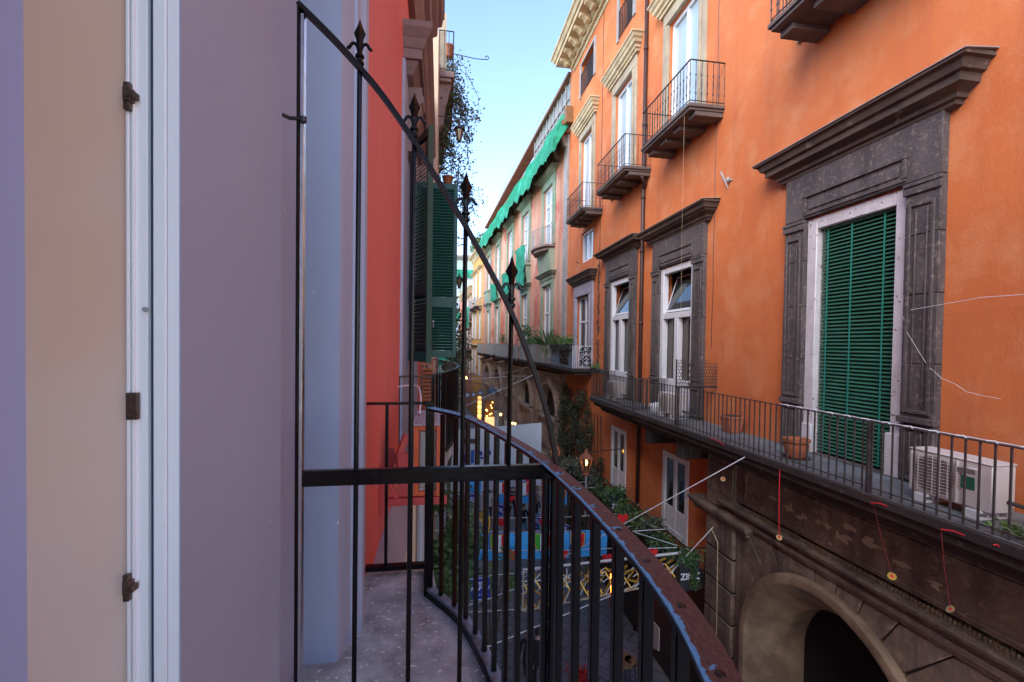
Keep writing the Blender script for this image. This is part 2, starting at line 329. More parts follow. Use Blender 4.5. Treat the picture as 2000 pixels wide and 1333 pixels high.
def text_mb(mb, txt, pos, right, up, size, align='CENTER', shear=0):   # lettering as flat mesh glyphs
    cu = bpy.data.curves.new('t', 'FONT'); cu.body = txt; cu.size = size; cu.align_x = align; cu.align_y = 'CENTER'; cu.shear = shear
    cu.space_line = .85; cu.offset = size * .025; cu.resolution_u = 2
    o = bpy.data.objects.new('t', cu); me = bpy.data.meshes.new_from_object(o)
    r, u, p = Vector(right).normalized(), Vector(up).normalized(), Vector(pos)
    mb.add([p + r * v.co.x + u * v.co.y for v in me.vertices], [tuple(f.vertices) for f in me.polygons])
    bpy.data.objects.remove(o); bpy.data.curves.remove(cu); bpy.data.meshes.remove(me)
    return mb
def wall(F, s0, s1, z0, z1, ops, depth=.3, back=6.0):
    mb = MB(); S = sorted({s0, s1} | {a for o in ops for a in o[:2]}); Z = sorted({z0, z1} | {a for o in ops for a in o[2:4]})
    S = [a for a in S if s0 <= a <= s1]; Z = [a for a in Z if z0 <= a <= z1]
    for i in range(len(S) - 1):
        for j in range(len(Z) - 1):
            a, b = (S[i] + S[i + 1]) / 2, (Z[j] + Z[j + 1]) / 2
            if any(o[0] < a < o[1] and o[2] < b < o[3] for o in ops): continue
            mb.quad(F.p(S[i], 0, Z[j]), F.p(S[i + 1], 0, Z[j]), F.p(S[i + 1], 0, Z[j + 1]), F.p(S[i], 0, Z[j + 1]))
    for o in ops:
        a, b, c, d = o[:4]
        for (p, q, r_, t) in ((a, c, a, d), (b, c, b, d), (a, d, b, d), (a, c, b, c)):
            mb.quad(F.p(p, 0, q), F.p(r_, 0, t), F.p(r_, -depth, t), F.p(p, -depth, q))
    mb.quad(F.p(s0, 0, z0), F.p(s0, 0, z1), F.p(s0, -back, z1), F.p(s0, -back, z0))
    mb.quad(F.p(s1, 0, z0), F.p(s1, 0, z1), F.p(s1, -back, z1), F.p(s1, -back, z0))
    mb.quad(F.p(s0, 0, z1), F.p(s1, 0, z1), F.p(s1, -back, z1), F.p(s0, -back, z1))
    mb.quad(F.p(s0, -back, z0), F.p(s1, -back, z0), F.p(s1, -back, z1), F.p(s0, -back, z1))
    return mb
def resample(path, step):
    P = [Vector(p) for p in path]; out = []; L = [0]
    for i in range(len(P) - 1): L.append(L[-1] + (P[i + 1] - P[i]).length)
    n = max(1, round(L[-1] / step))
    for k in range(n + 1):
        t = L[-1] * k / n; i = max(j for j in range(len(P)) if L[j] <= t + 1e-9); i = min(i, len(P) - 2)
        f = (t - L[i]) / (L[i + 1] - L[i]); out.append((P[i].lerp(P[i + 1], f), (P[i + 1] - P[i]).normalized()))
    return out
def smooth_path(pts, it=2):
    P = [Vector(p) for p in pts]
    for _ in range(it):
        Q = [P[0]]
        for i in range(len(P) - 1): Q += [P[i].lerp(P[i + 1], .25), P[i].lerp(P[i + 1], .75)]
        P = Q + [P[-1]]
    return P
def railing(path, z0, z1, step, w=.016, knob=False, topw=.035, mid=None):
    mb = MB(); up = Vector((0, 0, 1))
    for i in range(len(path) - 1):
        a, b = Vector(path[i]), Vector(path[i + 1])
        for z, ww, hh in [(z1, topw, .014), (z0 + .06, .02, .012)] + ([(mid, .018, .012)] if mid else []):
            mb.bar((a.x, a.y, z), (b.x, b.y, z), ww, hh)
    for i in range(len(path) - 1):
        pts = resample(path[i:i + 2], step)
        for k, (p, d) in enumerate(pts):
            if k == len(pts) - 1 and i < len(path) - 2: continue
            if knob:
                h = z1 - z0
                mb.lathe((p.x, p.y, z0), [(w * .45, 0), (w * .45, h * .2), (w * 1.0, h * .24), (w * .45, h * .28), (w * .75, h * .45), (w * .45, h * .62), (w * 1.0, h * .66), (w * .45, h * .70), (w * .45, h)], 6)
            else: mb.bar((p.x, p.y, z0), (p.x, p.y, z1), w, w, up=(d.x, d.y, 0))
    return mb
# ================================================================== RIGHT: orange palazzo
ob = thing('orange_building', 'tall orange palazzo with dark stone window surrounds and a carved portal, right side of street', 'building', (6.4, 12, 0))
FLO = 7.40
BW = [  # stone s0,s1, top ; frame s0,s1,top ; cornice front z, kind
    (4.93, 7.60, 12.27, 5.38, 7.15, 11.46, 12.62, 'blind'),
    (10.26, 12.98, 12.27, 10.74, 12.54, 11.46, 12.56, 'door'),
    (14.22, 16.95, 12.46, 14.66, 16.50, 11.62, 12.70, 'door')]
AW = [(10.45, 12.65, 18.85), (14.5, 16.7, 19.0), (18.65, 20.85, 19.1)]   # upper windows: stone s0,s1,top
CW = [(10.86, 12.22), (14.87, 16.22)]
ops = [(b[3], b[4], FLO, b[5]) for b in BW] + [(a[0] + .3, a[1] - .3, 14.75, a[2] - .45) for a in AW]
ops += [(c[0], c[1], 4.02, 6.24) for c in CW] + [(19.0, 20.8, 20.85, 22.3), (14.95, 16.2, 20.5, 22.2), (18.8, 20.45, 12.98, 14.35), (18.9, 20.9, 8.25, 12.1), (4.4, 8.15, 0, 5.4)]
ops += [(5.2, 7.2, 14.75, 18.6)]
w_ = wall(RF, -4, 22.65, 0, 23.9, ops, .32); w_.cur = 1
def patchy(mb, F, s, z, rs, rz, n=11, o=.004):
    pts = []
    for i in range(n):
        t = 2 * PI * i / n; q = rnd.uniform(.55, 1.15); pts.append(F.p(s + rs * q * math.cos(t), o, z + rz * q * math.sin(t)))
    mb.add([F.p(s, o, z)] + pts, [(0, 1 + i, 1 + (i + 1) % n) for i in range(n)])
for k in range(190): patchy(w_, RF, 17.95 + rnd.gauss(0, .08), rnd.uniform(8.4, 12.6), rnd.uniform(.02, .07), rnd.uniform(.03, .09), 9, .003 + k * .0001)
w_.build('wall', ['orange', 'pipcornice'], ob)
# shopfronts and dark base below the mezzanine
m = MB()
for a, b in ((9.5, 12.55), (12.58, 15.9), (15.93, 19.5), (19.53, 22.6)): MB().fb(RF, a, b, .005, .06, .02, 3.2).build('shopfront', 'shop', ob)
MB().fb(RF, 9.5, 22.6, .01, .16, 3.25, 3.5).build('shop_fascia', 'shop', ob)
def stone_window(i, b):
    s0, s1, zt, f0, f1, ft, cz, kind = b
    m = MB(); O = .11
    zz = [FLO, FLO + .80, FLO + 1.62, FLO + 2.55, FLO + 3.35, ft + .02]
    for k in range(5):
        j = rnd.uniform(-.004, .004)
        m.fb(RF, s0 + abs(j), f0, .0, O + j, zz[k] + .004, zz[k + 1] - .004); m.fb(RF, f1, s1 - abs(j), .0, O - j, zz[k] + .004, zz[k + 1] - .004)
    q1, q2 = s0 + (s1 - s0) * .33, s0 + (s1 - s0) * .68
    for a_, b_ in ((s0, q1), (q1, q2), (q2, s1)): m.fb(RF, a_ + .003, b_ - .003, .0, O + rnd.uniform(-.003, .003), ft + .026, zt)
    for a, c in ((s0, f0), (f1, s1)):                      # panelled jambs: raised mouldings round a sunk field
        wd = c - a
        for z0, z1 in ((FLO + .95, ft - .28), (FLO + .05, FLO + .78)):
            e = .075
            m.fb(RF, a + .05, a + .05 + .045, O, O + .03, z0, z1); m.fb(RF, c - .095, c - .05, O, O + .03, z0, z1)
            m.fb(RF, a + .096, c - .096, O, O + .028, z0, z0 + .05); m.fb(RF, a + .096, c - .096, O, O + .028, z1 - .05, z1)
            m.fb(RF, a + .14, a + .165, O, O + .018, z0 + .09, z1 - .09); m.fb(RF, c - .165, c - .14, O, O + .018, z0 + .09, z1 - .09)
        m.fb(RF, a - .02, c + .02, O, O + .035, ft - .16, ft - .06); m.fb(RF, a - .03, c + .012, O + .001, O + .05, ft - .055, ft + .0)
        m.fb(RF, a - .025, c + .02, O, O + .04, FLO + .82, FLO + .9)
    h = zt - ft; z0, z1 = ft + .06, ft + h * .52             # panel over the frame
    m.fb(RF, f0 - .02, f1 + .02, O, O + .035, z1 - .05, z1 + .03); m.fb(RF, f0, f1, O, O + .022, z0, z0 + .035)
    m.fb(RF, f0 - .01, f0 + .05, O, O + .028, z0 + .04, z1 - .055); m.fb(RF, f1 - .05, f1 + .01, O, O + .028, z0 + .04, z1 - .055)
    m.fb(RF, f0 + .1, f1 - .1, O, O + .02, z0 + .09, z1 - .12)
    win = m.build('window', 'piperno', ob, bevel=.008)
    c = MB(); z = zt - .02; H = cz - zt + .12
    pr = [(.05, z), (.12, z + .02), (.13, z + .07), (.17, z + .08), (.18, z + .13), (.25, z + .18), (.30, z + .20), (.31, z + H - .17), (.36, z + H - .16), (.40, z + H - .06), (.45, z + H - .05), (.45, z + H), (.05, z + H + .03)]
    cc = c.cornice(RF, s0 - .02, s1 + .02, pr).build('cornice', ['pipcornice'], win)
    fl = MB(); fl.hexa([RF.p(s0 - .5, -.02, cz + .125), RF.p(s1 + .5, -.02, cz + .125), RF.p(s1 + .5, .47, cz + .085), RF.p(s0 - .5, .47, cz + .085),
                        RF.p(s0 - .5, -.02, cz + .14), RF.p(s1 + .5, -.02, cz + .14), RF.p(s1 + .5, .47, cz + .095), RF.p(s0 - .5, .47, cz + .095)]).build('flashing', 'tan' if i else 'greyst', win)
    MB().fb(RF, f0 + .002, f1 - .002, -.31, .10, FLO - .01, FLO + .018).build('sill', 'piperno', win)
    fr = MB(); wd = .20 if kind == 'blind' else .17; a, d = -.12, .035
    fr.fb(RF, f0, f0 + wd, a, d, FLO, ft); fr.fb(RF, f1 - wd, f1, a, d, FLO, ft); fr.fb(RF, f0 + wd, f1 - wd, a, d - .002, ft - wd, ft)
    if kind == 'blind':
        fr.fb(RF, f0 + wd - .05, f0 + wd + .02, -.2, a, FLO, ft - wd); fr.fb(RF, f1 - wd - .02, f1 - wd + .05, -.2, a, FLO, ft - wd)
        fr.fb(RF, f0 - .02, f0 + wd + .03, d, d + .05, FLO, FLO + .62); fr.fb(RF, f1 - wd - .03, f1 + .02, d, d + .05, FLO, FLO + .5)
        fr.build('frame', 'oldwhite', win, bevel=.012)
        MB().fb(RF, f0 + wd, f1 - wd, -.30, -.25, FLO, ft - wd).build('pane', 'dark', win)
        bl = MB(); A, B = f0 + wd + .025, f1 - wd - .025; z = FLO + .06; n = 0
        while z < ft - wd - .05:
            q = .024
            bl.hexa([RF.p(A, -.075 - q, z + .036 + rnd.gauss(0, .003)), RF.p(B, -.075 - q, z + .036 + rnd.gauss(0, .003)), RF.p(B, -.075 + q, z), RF.p(A, -.075 + q, z), RF.p(A, -.075 - q, z + .046), RF.p(B, -.075 - q, z + .046), RF.p(B, -.075 + q, z + .011), RF.p(A, -.075 + q, z + .011)])
            z += .0605
        bl.fb(RF, A, B, -.12, -.04, ft - wd - .045, ft - wd - .003)
        bo = bl.build('blind', 'blind', win)
        tp = MB()
        for q in (.15, .56, .90): tp.fb(RF, B + (A - B) * (1 - q) - .012, B + (A - B) * (1 - q) + .012, -.043, -.038, FLO + .06, ft - wd - .05)
        tp.build('tape', 'blindtape', bo)
        return
    zt2 = ft - 1.30; mid = (f0 + f1) / 2
    fr.fb(RF, f0 + wd, f1 - wd, a, d - .004, zt2 - .16, zt2); fr.fb(RF, mid - .10, mid + .10, a, d - .004, FLO, zt2 - .16)
    fr.fb(RF, f0 + wd, mid - .1, a, d - .006, FLO, FLO + .9); fr.fb(RF, mid + .1, f1 - wd, a, d - .006, FLO, FLO + .9)
    fr.build('frame', 'white', win, bevel=.008)
    MB().fb(RF, f0 + wd - .02, f1 - wd + .02, -.16, -.125, FLO, zt2 - .10).build('pane', 'glassb' if i == 1 else 'glass', win)
    MB().fb(RF, f0 + wd - .02, f1 - wd + .02, -.40, -.36, zt2, ft).build('transom_opening', 'dark', win)
    hp = MB(); A, B = f0 + wd + .03, f1 - wd - .03; zb, zh = zt2 + .03, ft - wd - .04; t = -.34     # hopper light tilted in at the top
    def hq(sa, sb, fa, fb_): return [RF.p(sa, -.06 + t * fa, zb + (zh - zb) * fa), RF.p(sb, -.06 + t * fa, zb + (zh - zb) * fa), RF.p(sb, -.03 + t * fa, zb + (zh - zb) * fa), RF.p(sa, -.03 + t * fa, zb + (zh - zb) * fa)] + [RF.p(sa, -.06 + t * fb_, zb + (zh - zb) * fb_), RF.p(sb, -.06 + t * fb_, zb + (zh - zb) * fb_), RF.p(sb, -.03 + t * fb_, zb + (zh - zb) * fb_), RF.p(sa, -.03 + t * fb_, zb + (zh - zb) * fb_)]
    for q in ((A, B, 0, .07), (A, B, .93, 1), (A, A + .07, .07, .93), (B - .07, B, .07, .93)): hp.hexa(hq(*q))
    ho = hp.build('hopper_sash', 'white', win)
    MB().hexa(hq(A + .06, B - .06, .06, .94)).build('hopper_pane', 'glass', win)
for i, b in enumerate(BW): stone_window(i, b)

def plain_window(s0, s1, z0, z1, parent, F=RF, fw=.11, surround=None, sm='tan', so=.07, sw=.28, glass='glassw', mull=1, trans=None, depth=-.14, cor=None, cm='sand', frame='white', dentil=False):
    mm = MB()
    if surround:
        mm.fb(F, s0 - sw, s0, 0, so, z0, z1); mm.fb(F, s1, s1 + sw, 0, so, z0, z1); mm.fb(F, s0 - sw, s1 + sw, 0, so, z1 + .001, z1 + sw * 1.3)
        mm.fb(F, s0 - sw * .45, s0 - .02, so, so + .035, z0, z1); mm.fb(F, s1 + .02, s1 + sw * .45, so, so + .035, z0, z1); mm.fb(F, s0 - sw * .45, s1 + sw * .45, so, so + .033, z1 + .02, z1 + sw * .5)
        win = mm.build('window', sm, parent, bevel=.01)
    else:
        mm.fb(F, s0, s0 + fw, depth - .04, depth + .06, z0, z1); mm.fb(F, s1 - fw, s1, depth - .04, depth + .06, z0, z1); mm.fb(F, s0 + fw, s1 - fw, depth - .04, depth + .06, z1 - fw, z1); mm.fb(F, s0 + fw, s1 - fw, depth - .04, depth + .06, z0, z0 + fw)
        win = mm.build('window', frame, parent)
    fr = MB()
    if surround:
        fr.fb(F, s0, s0 + fw, depth - .04, depth + .06, z0, z1); fr.fb(F, s1 - fw, s1, depth - .04, depth + .06, z0, z1); fr.fb(F, s0 + fw, s1 - fw, depth - .04, depth + .06, z1 - fw, z1); fr.fb(F, s0 + fw, s1 - fw, depth - .04, depth + .06, z0, z0 + fw)
    if mull: fr.fb(F, (s0 + s1) / 2 - .06, (s0 + s1) / 2 + .06, depth - .03, depth + .05, z0 + fw, z1 - fw)
    for t in (trans or []): fr.fb(F, s0 + fw, s1 - fw, depth - .03, depth + .047, t - .045, t + .045)
    if fr.v: fr.build('frame', frame, win)
    MB().fb(F, s0 + .02, s1 - .02, depth - .06, depth - .005, z0, z1).build('pane', glass, win)
    if cor:
        c = MB(); z = z1 + (sw * 1.3 if surround else 0); H = cor
        pr = [(.08, z), (.13, z + .01), (.14, z + H * .16), (.19, z + H * .2), (.20, z + H * .34), (.27, z + H * .42), (.29, z + H * .62), (.33, z + H * .68), (.36, z + H * .86), (.40, z + H * .9), (.40, z + H), (.04, z + H + .05)]
        c.cornice(F, s0 - sw, s1 + sw, pr).build('cornice', cm, win)
    return win
for (a, b, t) in AW: plain_window(a + .3, b - .3, 14.75, t - .45, ob, surround=True, sw=.30, cor=.52, glass='glassw', trans=[])
plain_window(5.2, 7.2, 14.75, 18.6, ob, surround=True, sw=.30, cor=.52)
plain_window(18.8, 20.45, 12.98, 14.35, ob, fw=.10)
plain_window(18.95, 20.85, 8.3, 11.45, ob, surround=True, sm='lilac2', sw=.42, so=.09, trans=[10.3], glass='glass', cor=.42, cm='pipcornice')
for c in CW:
    w = plain_window(c[0], c[1], 4.04, 6.24, ob, fw=.14, glass='glass', depth=-.02)
    MB().fb(RF, c[0] + .14, (c[0] + c[1]) / 2 - .06, -.04, .02, 4.18, 4.75).fb(RF, (c[0] + c[1]) / 2 + .06, c[1] - .14, -.04, .02, 4.18, 4.75).build('door_panel', 'white', w)
for (a, b, z0, z1) in ((19.0, 20.8, 20.85, 22.3), (14.95, 16.2, 20.5, 22.2)):
    m = MB(); m.fb(RF, a - .2, a, .0, .05, z0 - .05, z1 + .1); m.fb(RF, b, b + .2, .0, .05, z0 - .05, z1 + .1); m.fb(RF, a, b, 0, .05, z1, z1 + .1)
    w = m.build('window', 'greyst', ob); MB().fb(RF, a, b, -.3, -.26, z0, z1).build('pane', 'dark', w)
    railing([RF.p(a, .03, 0), RF.p(b, .03, 0)], z0, z0 + 1.0, .16, .03).build('grille', 'irond', w)

# upper balconies
for (a, b) in ((9.68, 12.2), (13.38, 15.95), (17.62, 19.95), (4.62, 7.18)):
    m = MB(); m.fb(RF, a, b, 0, .9, 14.68, 14.76); m.fb(RF, a + .04, b - .04, 0, .86, 14.62, 14.68)
    bal = m.build('balcony', 'slabup', ob, bevel=.01)
    MB().fb(RF, a + .02, b - .02, .01, .88, 14.762, 14.77).build('floor', 'slabtop', bal)
    for k in range(4):
        q = a + .06 + k * (b - a - .42) / 3
        MB().fb(RF, q, q + .3, .0, .70, 14.51, 14.618).build('bracket', 'slabup', bal, bevel=.01)
    railing([RF.p(a + .04, .0, 0), RF.p(a + .04, .86, 0), RF.p(b - .04, .86, 0), RF.p(b - .04, 0, 0)], 14.765, 15.74, .14, .020, knob=True).build('railing', 'irond', bal)

# long piano nobile balcony over the portal, and the shorter one beside it
m = MB(); m.fb(RF, -3, 12.08, 0, 1.08, 7.26, 7.395); m.fb(RF, -3, 12.04, 0, 1.03, 7.14, 7.26); m.fb(RF, -3, 12.0, 0, .92, 7.0, 7.14)
bal = m.build('balcony', 'slab', ob, bevel=.02)
MB().fb(RF, -3, 12.07, .005, 1.05, 7.397, 7.405).build('floor', 'slabtop', bal)
for q in (9.75, 11.4): MB().fb(RF, q, q + .3, 0, .85, 6.6, 6.99).build('bracket', 'slab', bal, bevel=.03)
rp = [RF.p(-3, 1.04, 0), RF.p(12.05, 1.04, 0), RF.p(12.05, 0, 0)]
rl = railing(rp, 7.41, 8.30, .128, .016, topw=.04)
for q in (9.62, 4.95, 12.05): rl.bar(RF.p(q, 1.04, 7.4), RF.p(q, 1.04, 8.31), .045, .045)
rl.build('railing', 'irong', bal)
m = MB(); m.fb(RF, 12.2, 15.9, 0, 1.02, 7.20, 7.38); m.fb(RF, 12.3, 15.8, 0, .9, 7.06, 7.2); m.fb(RF, 12.5, 15.6, 0, .7, 6.9, 7.06)
bal = m.build('balcony', 'slab', ob, bevel=.03)
MB().fb(RF, 12.22, 15.88, .005, 1.0, 7.382, 7.39).build('floor', 'slabtop', bal)
railing([RF.p(12.25, 0, 0), RF.p(12.25, .98, 0), RF.p(15.85, .98, 0), RF.p(15.85, 0, 0)], 7.39, 8.28, .11, .018).build('railing', 'irond', bal)
# lilac window's balcony with cut-out panels
m = MB(); m.fb(RF, 18.5, 22.4, 0, .92, 8.08, 8.22); m.fb(RF, 18.6, 22.3, 0, .8, 7.95, 8.08)
bal = m.build('balcony', 'slab', ob, bevel=.02)
m = railing([RF.p(18.55, 0, 0), RF.p(18.55, .88, 0)], 8.24, 9.2, .09, .035); m.build('railing', 'white', bal)
MB().fb(RF, 18.62, 22.3, .84, .88, 8.24, 9.2).build('front_panel', 'bluebal', bal)
m = MB()
def fret(mb, P, U, Vv, cols, rows, cw, chh):       # fretwork of short strokes, like cut metal lettering
    for i in range(cols):
        for j in range(rows):
            for (a, b) in rnd.sample([((0, 0), (1, 0)), ((0, 1), (1, 1)), ((0, 0), (0, 1)), ((1, 0), (1, 1)), ((0, .5), (1, .5)), ((0, 0), (1, 1))], 3):
                p0 = Vector(P) + U * ((i + .1 + .75 * a[0]) * cw) + Vv * ((j + .1 + .75 * a[1]) * chh); p1 = Vector(P) + U * ((i + .1 + .75 * b[0]) * cw) + Vv * ((j + .1 + .75 * b[1]) * chh)
                mb.bar(p0, p1, .03, .03, up=U.cross(Vv))
fret(m, RF.p(18.515, .60, 8.34), Vector((1, 0, 0)), Vector((0, 0, 1)), 3, 5, .17, .165); m.build('fret_panel', 'iron', bal)
m = MB(); fret(m, RF.p(19.2, .895, 8.35), Vector((0, 1, 0)), Vector((0, 0, 1)), 5, 5, .3, .16); m.build('fret_panel', 'iron', bal)

# eaves cornice with modillions
c = MB(); z = 22.85
pr = [(.04, z - .1), (.08, z), (.10, z + .10), (.16, z + .14), (.18, z + .24), (.26, z + .30), (.28, z + .42), (.78, z + .47), (.80, z + .64), (.86, z + .66), (.93, z + .82), (1.0, z + .86), (1.0, z + .96), (.1, z + 1.1)]
c.cornice(RF, -4, 22.0, pr); q = 22.05
while q > 4: c.fb(RF, q, q + .07, .12, .20, z + .02, z + .12); q -= .13
cor = c.build('eaves_cornice', 'sand', ob)
for k in range(16):
    q = 21.95 - k * .78; mo = MB()
    pp = [RF.p(q, .22, z + .16), RF.p(q, .34, z + .12), RF.p(q, .46, z + .18), RF.p(q, .58, z + .30), RF.p(q, .70, z + .33), RF.p(q, .745, z + .40), RF.p(q, .72, z + .468), RF.p(q, .22, z + .468)]
    mo.prism(pp, RF.p(q, 0, 0), RF.p(q + .24, 0, 0)); mo.tube([RF.p(q - .03, .40, z + .22), RF.p(q + .27, .40, z + .22)], .085, 8); mo.build('modillion', 'sand', cor, bevel=.015)
c = MB(); c.fb(RF, -4, 22.4, -.6, -.5, 23.95, 25.2); c.build('parapet', 'cream', ob)

# downpipe, seam, conduit and cables fixed to the wall
m = MB(); m.tube([RF.p(13.78, .07, 0), RF.p(13.78, .07, 23)], .062, 10)
for z in (9.9, 12.2, 13.9, 16.2, 18.6, 6.3, 3.9): m.tube([RF.p(13.78, .07, z), RF.p(13.78, .07, z + .09)], .078, 10)
m.tube([RF.p(13.78, .07, 14.2), RF.p(13.6, .1, 14.35), RF.p(13.45, .3, 14.5)], .045, 8); m.build('downpipe', 'pipe', ob, smooth=True)
m = MB(); m.tube([RF.p(10.0 + .015 * math.sin(k * 1.7), .004, 9.2 + k * .5) for k in range(26)], .010, 4); m.build('wall_cable', 'pipe', ob)
m = MB(); m.tube([RF.p(17.9, .01, 12.5 + .55 * k) for k in range(20)], .014, 4); m.build('wall_cable', 'pipe', ob)
# holdfast spike and hooks
m = MB(); m.tube([RF.p(9.35, .0, 12.95), RF.p(9.55, .12, 13.02)], [.02, .014], 6); m.tube([RF.p(9.42, .03, 12.97), RF.p(9.455, .06, 12.98)], .06, 8); m.tube([RF.p(9.33, .12, 12.75), RF.p(9.6, .12, 13.2)], [.008, .024], 6); m.build('wall_spike', 'neutral', ob)
for s, z in ((16.9, 10.6), (20.7, 13.1)): MB().tube([RF.p(s, 0, z), RF.p(s, .12, z), RF.p(s, .16, z + .05), RF.p(s, .13, z + .09)], .015, 5).build('wall_hook', 'irond', ob)

# ------------------------------------------------------------------ portal
po = .36; cs, cz_, r0 = 6.27, 3.55, 1.86
m = MB(); m.fb(RF, 9.45, 9.46, .0, .3, 0, 5.5)
def arch_blocks(mb):
    sa, sb, zt = 2.9, 8.42, 5.58
    def ray_to(t):                       # where the ray leaves the rectangle
        dx, dz = math.cos(t), math.sin(t); k = 9
        if dx > 1e-6: k = min(k, (sb - cs) / dx)
        if dx < -1e-6: k = min(k, (sa - cs) / dx)
        if dz > 1e-6: k = min(k, (zt - cz_) / dz)
        return k
    n = 15
    for i in range(n):
        a, b = PI * i / n, PI * (i + 1) / n; g = .009
        ts = [a + (b - a) * k / 4 for k in range(5)]
        corner = [math.atan2(zt - cz_, sb - cs), math.atan2(zt - cz_, sa - cs)]
        ts += [c for c in corner if a < c < b]; ts.sort()
        def pt_(r, t): tt = min(max(t, a + g / r), b - g / r); return (cs + r * math.cos(tt), cz_ + r * math.sin(tt))
        inner = [pt_(r0, t) for t in ts]; outer = [pt_(max(r0 + .02, ray_to(t)), t) for t in ts]
        pl = inner + outer[::-1]
        mb.prism([RF.p(s, .31, z) for s, z in pl], RF.p(0, 0, 0), RF.p(0, po - .31, 0))
    for k in range(7):
        mb.fb(RF, cs + r0 + .01, sb - .01, .31, po, .1 + k * .5, .57 + k * .5); mb.fb(RF, sa, cs - r0 - .01, .31, po, .1 + k * .5, .57 + k * .5)
m = MB(); arch_blocks(m); pt = m.build('portal', 'portal', ob, bevel=.015)
m = MB()
n = 24; k0 = [(cs + (r0) * math.cos(PI * i / n), cz_ + r0 * math.sin(PI * i / n)) for i in range(n + 1)]
for i in range(n): m.quad(RF.p(k0[i][0], .30, k0[i][1]), RF.p(k0[i + 1][0], .30, k0[i + 1][1]), RF.p(k0[i + 1][0], .30, 5.6), RF.p(k0[i][0], .30, 5.6))
m.fb(RF, cs + r0, 8.44, .0, .30, 0, 5.6); m.fb(RF, 2.9, cs - r0, .0, .30, 0, 5.6); m.build('joint_bed', 'joint', pt)
ar = MB(); prof = [(1.88, .30), (1.90, .43), (1.86, .475), (1.79, .49), (1.72, .475), (1.69, .43), (1.66, .40), (1.60, .33), (1.53, .20), (1.47, .10), (1.40, .02), (1.36, -.06), (1.30, -.10), (1.30, -.5)]
path = [(0, z * .5) for z in range(0, 8)]
secs = []
def sec(cx, cz0, t): return [RF.p(cx + r * math.cos(t), o, cz0 + r * math.sin(t)) for r, o in prof]
S = [[RF.p(cs + r, o, 0) for r, o in prof], [RF.p(cs + r, o, 1.9) for r, o in prof]] + [sec(cs, cz_, PI * i / 40) for i in range(41)] + [[RF.p(cs - r, o, 1.9) for r, o in prof], [RF.p(cs - r, o, 0) for r, o in prof]]
P = len(prof)
for q in S: ar.v += q
for i in range(len(S) - 1):
    for j in range(P - 1): ar.f.append((i * P + j, i * P + j + 1, (i + 1) * P + j + 1, (i + 1) * P + j)); ar.mi.append(0)
ar.build('archivolt', 'portal2', pt)
MB().fb(RF, 4.3, 8.3, -.62, -.5, 0, 5.4).build('dark_doorway', 'dark', pt)
pl = MB()
for k in range(8): pl.fb(RF, 8.46, 9.42, .0, .42, .06 + k * .68, .70 + k * .68)
pl.build('pilaster', 'portal', pt, bevel=.02)
MB().fb(RF, 8.48, 9.40, .0, .40, 0, 5.5).build('joint_bed', 'joint', pt)
cp = MB(); z = 5.46
cp.cornice(RF, 8.46, 9.42, [(.42, z), (.45, z + .02), (.46, z + .08), (.52, z + .12), (.56, z + .2), (.56, z + .26), (.3, z + .28)]); cp.build('capital', 'portal', pt, bevel=.008)
en = MB(); z = 5.60
en.cornice(RF, 2.0, 8.40, [(.36, z), (.38, z + .01), (.39, z + .08), (.44, z + .10), (.45, z + .18), (.40, z + .20), (.40, z + .23), (.52, z + .30), (.54, z + .36), (.36, z + .38)]); q = 8.4
while q > 3: en.fb(RF, q, q + .026, .37, .40, z + .375, z + .43); q -= .05
en.build('entablature', 'portal', pt, bevel=.006)
fz = MB(); fz.fb(RF, 2.0, 8.45, .0, .36, 6.065, 7.0); fz.fb(RF, 8.46, 9.42, .0, .40, 5.76, 7.0); fz.fb(RF, 2.2, 8.2, .36, .385, 6.70, 6.76); fz.fb(RF, 2.2, 8.2, .36, .385, 6.12, 6.16); fz.fb(RF, 8.14, 8.2, .36, .384, 6.161, 6.699)
fz.fb(RF, 8.5, 9.38, .40, .43, 6.1, 6.7); fz.cur = 1
for k in range(22): patchy(fz, RF, 5.9 + rnd.gauss(0, .9), 6.42 + rnd.gauss(0, .10), rnd.uniform(.03, .15), rnd.uniform(.02, .05), o=.3645 + k * .0008)
fz.build('frieze', ['portal', 'tan'], pt)
ws = MB()
for k in range(420):
    s = rnd.uniform(3.2, 7.8); p = RF.p(s, .40 + rnd.random() * .1, 5.985); h = rnd.uniform(.05, .16)
    q = p + Vector((rnd.uniform(-.06, .03), rnd.uniform(-.08, .08), h)); ws.add([p, p + Vector((0, .008, 0)), q], [(0, 1, 2)])
M['drygrass'] = mat('dry_grass', (.20, .12, .06), .9, (.10, .06, .03), 6, 3)
top(ws, 'dry_grass', 'drygrass', 'dry weeds sprouting along the ledge above the portal arch', 'weeds', kind='stuff')

# ================================================================== pink building and those after it
pb = thing('pink_building', 'weathered pink building with arcade and torn green nets, beyond the orange palazzo', 'building', (5.9, 30, 0))
WS = [3.5, 8.9, 14.1, 19.5, 24.6]; AC_ = [2.8, 8.2, 13.5, 18.6, 24.0]
ops = [(s - .95, s + .95, 14.9, 18.4) for s in WS] + [(s - .9, s + .9, 8.3, 12.7) for s in WS]
wall(PF, .05, 28.6, 7.6, 21.2, ops, .3).build('wall', 'pink', pb)
MB().fb(PF, .05, .62, .0, .10, 8, 21).build('corner_pilaster', 'greyst', pb)
for i, s in enumerate(WS):
    w = plain_window(s - .95, s + .95, 14.9, 18.4, pb, F=PF, surround=True, sm='greenst', sw=.38, so=.08, trans=[16.4, 17.4], glass='glassw', cor=.30, cm='greenst')
    plain_window(s - .9, s + .9, 8.3, 12.7, pb, F=PF, surround=True, sm='greenst', sw=.34, so=.08, trans=[11.1], glass='glassm', cor=.25, cm='greenst')
